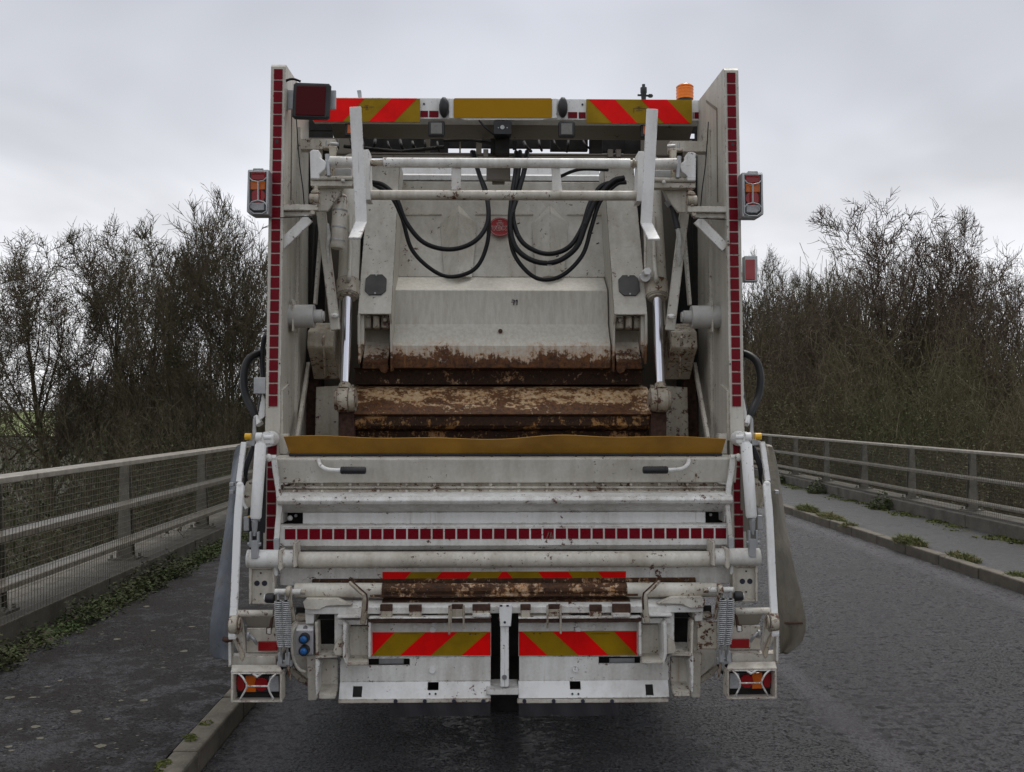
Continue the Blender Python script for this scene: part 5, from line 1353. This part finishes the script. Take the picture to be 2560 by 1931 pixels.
        b = MB(sg); b.poly([(787, 1556), (794, 1558), (797, 1640), (793, 1655), (789, 1640)], 4.86, .08); part('frame_edge', b, 'cream')
        b = MB(sg); b.pbox(738, 790, 1540, 1552, 4.95, .1); part('top_plate', b, 'worn')
        b = MB(sg); b.pbox(740, 762, 1520, 1548, 5.02, .02); part('gap_shade_sheet', b, 'interior_dark', bev=0)  # solid near-black sheet, the gap's shadow given as colour

def control_box():
    b = MB(); b.pbox(740, 783, 1577, 1638, 4.86, .08); bx_ = part('control_box', b, 'box_grey', bev=.003)
    b = MB(); b.hexa([P(740, 1577, 4.86), P(783, 1577, 4.86), P(785, 1562, 4.93), P(742, 1562, 4.93), P(740, 1577, 4.94), P(783, 1577, 4.94), P(785, 1562, 4.95), P(742, 1562, 4.95)]); part('box_lid', b, 'white_clean', bx_)
    for v in (1595, 1624.5):
        c = P(762, v, 4.86)
        b = MB(); b.tube([(c.x, 4.86, c.z), (c.x, 4.825, c.z)], [.026, .024], 18); bt = part('button_shroud', b, 'black_plastic', bx_, 0)
        b = MB(); b.tube([(c.x, 4.83, c.z), (c.x, 4.818, c.z), (c.x, 4.812, c.z)], [.017, .016, .008], 16); part('button', b, 'blue_button', bt, 0) if False else None
        me = b.mesh('push_button'); me.materials.append(MAT['blue_button']); link('push_button', me, bx_)
    b = MB(); bolt(b, 764, 1569, 4.89, .010, .012, 10)
    for u, v in ((745, 1580), (779, 1580), (745, 1634), (779, 1634)): bolt(b, u, v, 4.86, .003, .003)
    part('screw', b, 'steel', bx_, 0)
    b = MB(); b.tube(smooth_path([P(742, 1560, 4.9), P(732, 1575, 4.87), P(730, 1610, 4.86), P(735, 1650, 4.86), P(748, 1674, 4.86), P(764, 1680, 4.88)], 6), .0085, 8); part('conduit', b, 'cream', bev=0)
    b = MB(); b.tube(smooth_path([P(738, 1562, 4.9), P(728, 1585, 4.88), P(726, 1630, 4.88), P(738, 1668, 4.88), P(752, 1682, 4.88)], 6), .0045, 8); part('cable', b, 'black_hose', bev=0)
    # right: bolted plate
    b = MB(); b.pbox(1743, 1793, 1554, 1624, 4.86, .012); pl_ = part('bolted_plate', b, 'worn')
    for u, v in ((1749, 1563), (1780, 1563), (1749, 1616), (1768, 1580), (1758, 1597), (1766, 1587)):
        q = MB(); bolt(q, u, v, 4.86, .005, .005, 8); part('bolt', q, 'rust_dark', pl_, 0)

def spring_unit(sg):
    b = MB(sg); b.ptube([(686, 1480, 4.78), (756, 1480, 4.82)], .0145, 12); part('spring_bar', b, 'white', bev=.002)
    b = MB(sg); b.ptube([(716, 1480, 4.77), (728, 1480, 4.77)], .024, 14); b.ptube([(752, 1480, 4.81), (764, 1481, 4.81)], .012, 8); b.ptube([(724, 1466, 4.79), (722, 1500, 4.80), (734, 1552, 4.84)], [.012, .016, .010], 8); part('bar_collar', b, 'rust_dark' if 0 else 'worn', bev=0)
    b = MB(sg); b.ptube([(664, 1496, 4.79), (668, 1496, 4.79), (684, 1496, 4.79), (686, 1496, 4.79)], [.020, .024, .024, .020], 16); nb = part('rubber_knob', b, 'black_plastic', bev=0)
    b = MB(sg); b.ptube([(661, 1496, 4.79), (668, 1496, 4.79)], .017, 14); part('knob_cap', b, 'white_clean', nb, 0)
    for (ut, ub, rr) in ((695, 703, .0), (714, 719, .0)):
        n = 23; pts = []
        for i in range(n * 9 + 1):
            f = i / (n * 9); w = 2 * math.pi * n * f; u = ut + (ub - ut) * f; v = 1502 + (1617 - 1502) * f
            bulge = .0135 + .0065 * math.sin(math.pi * f) ** .6; c = P(u, v, 4.76)
            pts.append((c.x + bulge * math.cos(w), c.y + bulge * math.sin(w), c.z))
        b = MB(sg); b.tube(pts, .0034, 6); sp_ = part('coil_spring', b, 'spring_steel', bev=0)
        b = MB(sg); b.ptube([(ut, 1482, 4.76), (ut, 1504, 4.76)], .005, 8); part('spring_hook', b, 'galv', sp_, 0); b = MB(sg); b.ptube([(ub, 1616, 4.76), (ub - 1, 1636, 4.77), (ub + 2, 1652, 4.78)], .005, 8); part('spring_hook', b, 'galv', sp_, 0)
        b = MB(sg); b.ptube([(ut, 1500, 4.76), (ut + (ub-ut)*.5, 1560, 4.76), (ub, 1620, 4.76)], [.006, .012, .006], 8); part('spring_core', b, 'interior_dark', sp_, 0)
    b = MB(sg); b.pbox(694, 705, 1634, 1662, 4.77, .03); b.pbox(712, 723, 1634, 1664, 4.77, .03); b.pbox(692, 728, 1655, 1668, 4.80, .04); part('spring_anchor', b, 'galv')
    b = MB(sg); b.ptube([(719, 1660, 4.79), (723, 1684, 4.79), (726, 1700, 4.79)], [.006, .008, .003], 6); part('anchor_pin', b, 'worn', bev=0)
    b = MB(sg); b.poly([(676, 1548), (683, 1540), (680, 1562), (677, 1578), (670, 1580)], 4.78, .02); b.poly([(665, 1570), (678, 1572), (676, 1588), (665, 1586)], 4.77, .03); part('dangling_link', b, 'rust_dark')
    b = MB(sg); b.pbox(667, 677, 1572, 1586, 4.765, .02); part('link_tag', b, 'white')

def outer_gear(sg):
    L_ = sg == 0
    # hydraulic ram outside the panel
    A = P(652, 1112, 4.98); B = P(639, 1299, 4.92)
    b = MB(sg); b.tube([A - (B - A) * .02, A + (B - A) * .01, B - (B - A) * .03, B], [.020, .0285, .0275, .021], 18); r0 = part('lift_ram', b, 'white_clean', bev=0)
    b = MB(sg); b.tube([P(650, 1090, 4.98), P(652, 1110, 4.98)], [.020, .018], 12); c = P(649, 1094, 4.98); b.tube([(c.x - .016, c.y, c.z), (c.x + .014, c.y, c.z)], .024, 16); b.tube([(c.x + .014, c.y, c.z), (c.x + .05, c.y + .02, c.z)], .013, 10); part('ram_eye', b, 'white_clean', r0, .002)
    b = MB(sg); b.tube([B, P(637, 1306, 4.92)], .013, 12); b.tube([P(637, 1306, 4.92), P(636, 1340, 4.92)], [.016, .010], 12); c = P(636, 1345, 4.92)
    for ox in (-.022, .014): b.box(c.x + ox, c.x + ox + .010, c.y - .014, c.y + .014, c.z - .045, c.z + .03)
    b.cyl((c.x - .032, c.y, c.z - .03), (c.x + .032, c.y, c.z - .03), .009, 8); b.poly([(627, 1352), (643, 1352), (646, 1395), (640, 1398), (628, 1398)], 4.90, .03); part('ram_clevis', b, 'galv', r0, .002)
    b = MB(sg); b.ptube([(628, 1302, 4.94), (650, 1302, 4.94)], .004, 5); part('grease_line', b, 'galv', bev=0)
    # curved bar lever
    b = MB(sg); pts = smooth_path([P(684, 1145, 5.02), P(688, 1180, 5.02), P(695, 1225, 5.01), P(698, 1270, 5.0), P(694, 1310, 4.99), P(691, 1350, 4.98)], 5)
    b.ribbon(pts, .026, .02)
    lv = part('curved_lever', b, 'white', bev=.002)
    b = MB(sg); c = P(674, 1145, 5.03); b.cyl((c.x - .012, c.y, c.z), (c.x + .034, c.y, c.z), .014, 12); b.ball((c.x - .004, c.y - .006, c.z), .021, 8); part('lever_pivot', b, 'white', lv, 0)
    b = MB(sg); b.poly([(683, 1348), (697, 1348), (697, 1372), (693, 1380), (684, 1378)], 4.95, .035); part('lever_clevis', b, 'galv', lv)
    b = MB(sg); b.ptube([(690, 1378, 4.96), (690, 1384, 4.96), (690, 1436, 4.96), (692, 1440, 4.96)], [.006, .010, .010, .006], 10); part('lever_rod', b, 'white_clean', lv, 0)
    # box with two round holes
    b = plate(626, 684, 1422, 1509, 4.99, 4.99, [], .01, mir=bool(sg)); hb = part('hole_plate', b, 'cream', bev=.003)
    b = MB(sg); 
    for r_ in ((622, 629, 1419, 1511), (680, 687, 1419, 1511), (629, 680, 1419, 1424), (629, 680, 1504, 1511)): b.pbox(*r_, 4.965, .05)
    part('plate_frame', b, 'cream', hb)
    for u, v, r in ((642.5, 1458.5, .0135), (661.5, 1458.5, .0135), (652, 1433, .0045), (652, 1485, .0045)):
        q = MB(sg); bolt(q, u, v, 4.99, r, .003, 16); part('hole', q, 'ink', hb, 0)  # black discs standing in for the dark inside the holes
    # long outboard arm
    b = MB(sg); pts = [P(600, 1212, 4.90), P(598, 1240, 4.88), P(593, 1300, 4.86), P(585, 1490, 4.80), P(580, 1580, 4.76)]
    b.ribbon(smooth_path(pts + [P(580, 1600, 4.76)], 3), .035, .022); b.ball(P(600, 1214, 4.91), .019, 10, (1, .8, 1))
    arm = part('outboard_arm', b, 'white_clean', bev=.004)
    b = MB(sg); b.bar(P(596, 1205, 4.96), P(609, 1105, 5.02), .026, .02); ua = part('upper_arm', b, 'white_clean', bev=.003)
    b = MB(sg); b.bar(P(602, 1205, 4.95), P(600, 1235, 4.95), .014, .02); part('arm_joint', b, 'galv', ua)
    b = MB(sg); b.poly([(606, 1230), (616, 1205), (634, 1195), (636, 1200), (632, 1262), (618, 1274), (607, 1262)], 5.02, .03); ds = part('cam_plate', b, 'worn')
    b = MB(sg); b.tube([P(610, 1215, 5.0), P(606, 1235, 5.0), P(608, 1258, 5.0), P(616, 1272, 5.0)], .008, 8); part('cam_edge', b, 'worn' if sg else 'white_clean', ds, 0)
    b = MB(sg)
    for k in range(3): b.tube(smooth_path([P(640 - k * 2, 1090 + k * 8, 5.1), P(628 - k * 3, 1140, 5.06), P(618 - k * 3, 1170, 5.04), P(612 + k * 3, 1215, 5.05)], 5), .008, 8)
    part('arm_hoses', b, 'black_hose', bev=0, kind='stuff')
    b = MB(sg); b.poly([(614, 1104), (637, 1098), (636, 1116), (612, 1114)], 5.05, .02); b.poly([(632, 1050), (637, 1040), (640, 1100), (630, 1104)], 5.08, .02); part('lamp_bracket', b, 'galv')
    c = P(620, 1092, 5.04); b = MB(sg); b.tube([(c.x - .014, c.y, c.z), (c.x + .016, c.y, c.z)], .0175, 14); part('marker_lamp', b, 'yellow_cap', bev=.003)
    b = MB(sg); b.poly([(640, 1120), (664, 1115), (664, 1400), (625, 1400), (618, 1290)], 5.16, .03); part('backing_plate', b, 'black_plastic' if L_ else 'shaded_steel')
    b = MB(sg); b.pbox(609, 622, 1292, 1328, 5.03, .01); part('switch_plate', b, 'galv')
    # lower cross tube, pivot and side plate
    b = MB(sg); b.ptube([(592, 1534, 4.80), (682, 1534, 4.84)], .0165, 14); part('cross_tube', b, 'cream', bev=0)
    c = P(582, 1562, 4.78)
    b = MB(sg); b.tube([(c.x - .012, c.y, c.z), (c.x + .028, c.y, c.z)], [.043, .046], 20); b.tube([(c.x + .03, c.y, c.z), (c.x + .04, c.y, c.z)], .034, 16); pv = part('arm_pivot', b, 'worn', bev=.003)
    b = MB(sg); b.poly([(598, 1542), (604, 1552), (610, 1600), (612, 1640), (600, 1640), (580, 1600), (584, 1575)], 4.83, .03); part('pivot_plate', b, 'cream')
    b = MB(sg); c = P(622, 1592, 4.88); b.tube([(c.x - .006, c.y, c.z), (c.x + .004, c.y, c.z)], .022, 14); b.tube(smooth_path([P(624, 1590, 4.86), P(634, 1598, 4.85), P(642, 1610, 4.87)], 4), .009, 8); part('hose_fitting', b, 'galv', bev=0)
    b = MB(sg); b.poly([(588, 1590), (596, 1600), (612, 1640), (606, 1656), (600, 1650)], 4.80, .02); part('swing_link', b, 'worn')
    b = MB(sg); b.pbox(616, 696, 1572, 1632, 4.92, .02); part('back_plate', b, 'cream')
    b = MB(sg); b.poly([(610, 1540), (690, 1540), (690, 1574), (660, 1574), (618, 1566)], 5.0, .02); part('shade_dark_plate', b, 'shaded_steel')  # plate in a dark tone that paints in shadow
    b = MB(sg); b.pbox(645, 693, 1604.5, 1628, 4.90, .012); rf = part('rear_reflector', b, 'lens_red', bev=.003)
    b = MB(sg); b.sheet(578, 696, [(4.92, 1630), (4.86, 1638), (4.86, 1664)], .012); part('lamp_shelf', b, 'cream')
    b = MB(sg); b.poly([(570, 1560), (578, 1600), (578, 1664), (571, 1664)], 4.84, .05); part('side_strip', b, 'white')
    if L_:
        b = MB(); b.pbox(634, 664, 944, 985, 5.2, .05); part('junction_box', b, 'galv')
        b = MB(); b.ptube([(628, 965, 5.22), (634, 965, 5.22)], .006, 6); part('gland', b, 'black_plastic', bev=0)
        b = MB(); b.ptube([(560, 1598, 4.8), (566, 1600, 4.79), (580, 1602, 4.78)], [.012, .014, .006], 8); part('eye_bolt', b, 'rust_dark', bev=0)
        b = MB(); b.ball(P(623, 1292, 5.0), .006, 6); part('marker_light', b, 'yellow_cap', bev=0)
    # big side hoses
    k = 0 if L_ else -5
    b = MB(sg); b.tube(smooth_path([P(668, 880, 5.55), P(640, 886, 5.5), P(618, 905, 5.45), P(609, 945, 5.4), P(615, 990, 5.36), P(634, 1030, 5.3), P(644, 1050, 5.28)], 7), .021, 12); part('side_hose', b, 'black_hose', bev=0)
    b = MB(sg); b.tube(smooth_path([P(668, 840, 5.5), P(660, 850, 5.5), P(655, 900, 5.5), P(658, 960, 5.45), P(652, 1010, 5.4), P(644, 1050, 5.3)], 5), .014, 10); part('side_hose', b, 'black_hose', bev=0)
    b = MB(sg); b.tube([P(640, 1042, 5.28), P(650, 1062, 5.26)], [.016, .02], 10); b.poly([(655, 985), (662, 1000), (662, 1040), (650, 1052), (646, 1035)], 5.24, .02); part('hose_coupling', b, 'white_clean', bev=0)

def rear_lamp_box(sg):
    Y = 4.74
    b = MB(sg)
    x0, x1, y0, y1 = 577, 706, 1664, 1756
    b.hexa([P(x0, 1683, Y), P(x1, 1683, Y), P(x1, 1679, Y), P(x0, 1679, Y), P(x0 + 3, 1664, Y + .07), P(x1 - 6, 1664, Y + .07), P(x1 - 6, 1662, Y + .07), P(x0 + 3, 1662, Y + .07)])
    lb = part('rear_lamp_box', b, 'cream', bev=.002)
    b = MB(sg); b.pbox(x0, x0 + 6, 1683, 1755, Y, .08); part('box_side', b, 'cream', lb); b = MB(sg); b.pbox(x1 - 7, x1 - 1, 1683, 1755, Y, .08); part('box_side', b, 'cream', lb)
    b = MB(sg); b.hexa([P(x0, 1757, Y), P(x1, 1757, Y), P(x1, 1752, Y), P(x0, 1752, Y), P(x0 + 6, 1748, Y + .08), P(x1 - 7, 1748, Y + .08), P(x1 - 7, 1744, Y + .08), P(x0 + 6, 1744, Y + .08)]); part('box_floor', b, 'cream', lb)
    b = MB(sg); b.pbox(x0 + 6, x1 - 7, 1672, 1750, Y + .078, .01); part('box_back', b, 'interior_dark', lb, 0)
    b = MB(sg); b.pbox(590, 698, 1690, 1731, Y + .062, .014); hs_ = part('lamp_housing', b, 'black_plastic', lb)
    for nm, poly, mat in (('red_lens', [(592, 1691), (604, 1690), (611, 1700), (611, 1722), (604, 1729), (594, 1727), (590, 1710)], 'lens_red'),
                          ('orange_lens', [(613, 1690), (640, 1690), (640, 1731), (613, 1731)], 'lens_orange'),
                          ('clear_lens', [(672, 1691), (697, 1691), (698, 1730), (672, 1730)], 'lens_clear')):
        b = MB(sg); b.poly(poly, Y + .050, .012); part(nm, b, mat, lb, .004)
    b = MB(sg); c = P(655, 1709, Y + .06); b.cyl((c.x, Y + .044, c.z), (c.x, Y + .062, c.z), .031, 20); part('round_lens', b, 'lens_red', lb, .004)
    g = MB(sg); yy = Y + .004
    g.ptube([(x0 + 3, 1684, yy), (x1 - 4, 1684, yy)], .004, 6)
    g.ptube([(617, 1716, yy - .02), (671, 1716, yy - .02)], .0045, 6)
    for pts in ([(596, 1684), (606, 1693), (613, 1704), (617, 1716), (611, 1730), (603, 1744), (601, 1750)], [(691, 1684), (681, 1693), (675, 1704), (671, 1716), (674, 1730), (681, 1743), (684, 1750)]):
        g.tube(smooth_path([P(u, v, yy - .02 * math.sin(math.pi * i / 6)) for i, (u, v) in enumerate(pts)], 3), .0045, 6)
    part('lamp_guard', g, 'white', lb, 0)
    b = MB(sg); b.tube([P(630, 1684, yy), P(643, 1692, yy - .004), P(656, 1684, yy)], [.004, .008, .004], 8); part('guard_clip', b, 'white', lb, 0)
    b = MB(sg); b.ptube([(700, 1664, 4.9), (712, 1690, 4.95), (724, 1668, 4.95)], .008, 8); part('lamp_cable', b, 'black_hose', lb, 0)

def side_sheets():
    # translucent plastic guards hanging outboard, left blue-grey, right tan
    def sheet(name, pts, mat, rows=10, mir=False, amp=.015):
        b = MB(); Lp, Rp = pts; n = len(Lp); vs = []
        m = 6
        for i in range(n):
            for j in range(m + 1):
                f = j / m; a = P(*Lp[i]); c = P(*Rp[i]); q = a + (c - a) * f; q.y += amp * math.sin(f * 5 + i * .7) ; vs.append(tuple(q))
        fs = [(i*(m+1)+j, (i+1)*(m+1)+j, (i+1)*(m+1)+j+1, i*(m+1)+j+1) for i in range(n-1) for j in range(m)]
        b.add(vs, fs, True); o = part(name, b, mat, bev=0)
        md = o.modifiers.new('thickness', 'SOLIDIFY'); md.thickness = .004; md = o.modifiers.new('sub', 'SUBSURF'); md.levels = 1; md.render_levels = 1
        return o
    sheet('plastic_guard', ([(590, 1112, 5.3), (578, 1160, 5.25), (571, 1230, 5.15), (563, 1300, 5.1), (548, 1400, 5.0), (533, 1500, 4.95), (524, 1570, 4.92), (525, 1608, 4.92), (528, 1635, 4.92), (536, 1650, 4.92)],
                            [(612, 1105, 5.3), (604, 1160, 5.2), (600, 1230, 5.1), (598, 1300, 5.05), (594, 1400, 4.98), (590, 1500, 4.93), (586, 1570, 4.9), (584, 1608, 4.9), (582, 1640, 4.9), (572, 1650, 4.9)]), 'sheet_blue')
    sheet('plastic_guard', ([(1910, 1105, 5.3), (1915, 1160, 5.2), (1920, 1230, 5.1), (1924, 1300, 5.05), (1930, 1400, 4.98), (1940, 1500, 4.93), (1945, 1570, 4.9), (1948, 1608, 4.9), (1950, 1638, 4.9)],
                            [(1930, 1112, 5.3), (1944, 1160, 5.25), (1956, 1230, 5.15), (1966, 1300, 5.1), (1984, 1400, 5.0), (2004, 1480, 4.95), (2019, 1555, 4.92), (2012, 1605, 4.92), (1965, 1636, 4.92)]), 'sheet_tan')
    b = MB(); b.pbox(1945, 2008, 1556, 1562, 4.90, .008, 4.90); part('guard_batten', b, 'rust_dark')
    c = P(571, 1212, 5.0); b = MB()
    for v in (1212, 1231): b.pbox(573, 584, v - 5, v + 5, 5.04, .03)
    part('guard_bolt', b, 'galv')
    b = MB(); b.pbox(1938, 1948, 1226, 1236, 5.04, .03); part('guard_bolt', b, 'galv')

body_and_chassis()
for sg in (0, 1): MC[0] = .090; side_panels(sg); MC[0] = TC
upper_structure(); big_red_lamp()
for sg in (0, 1): MC[0] = .092; cluster_lamp(sg); MC[0] = TC
upper_frame(); hopper(); tail_gate_lower(); lower_plates(); control_box()
for sg in (0, 1): spring_unit(sg); outer_gear(sg); rear_lamp_box(sg)
side_sheets()
# small red lamp on the right flank
b = MB(); b.pbox(1862, 1894, 640, 704, 5.22, .06); f = part('flank_lamp', b, 'galv', bev=.003)
b = MB(); b.pbox(1864, 1888, 649, 700, 5.215, .01); part('lens', b, 'lens_red', f)
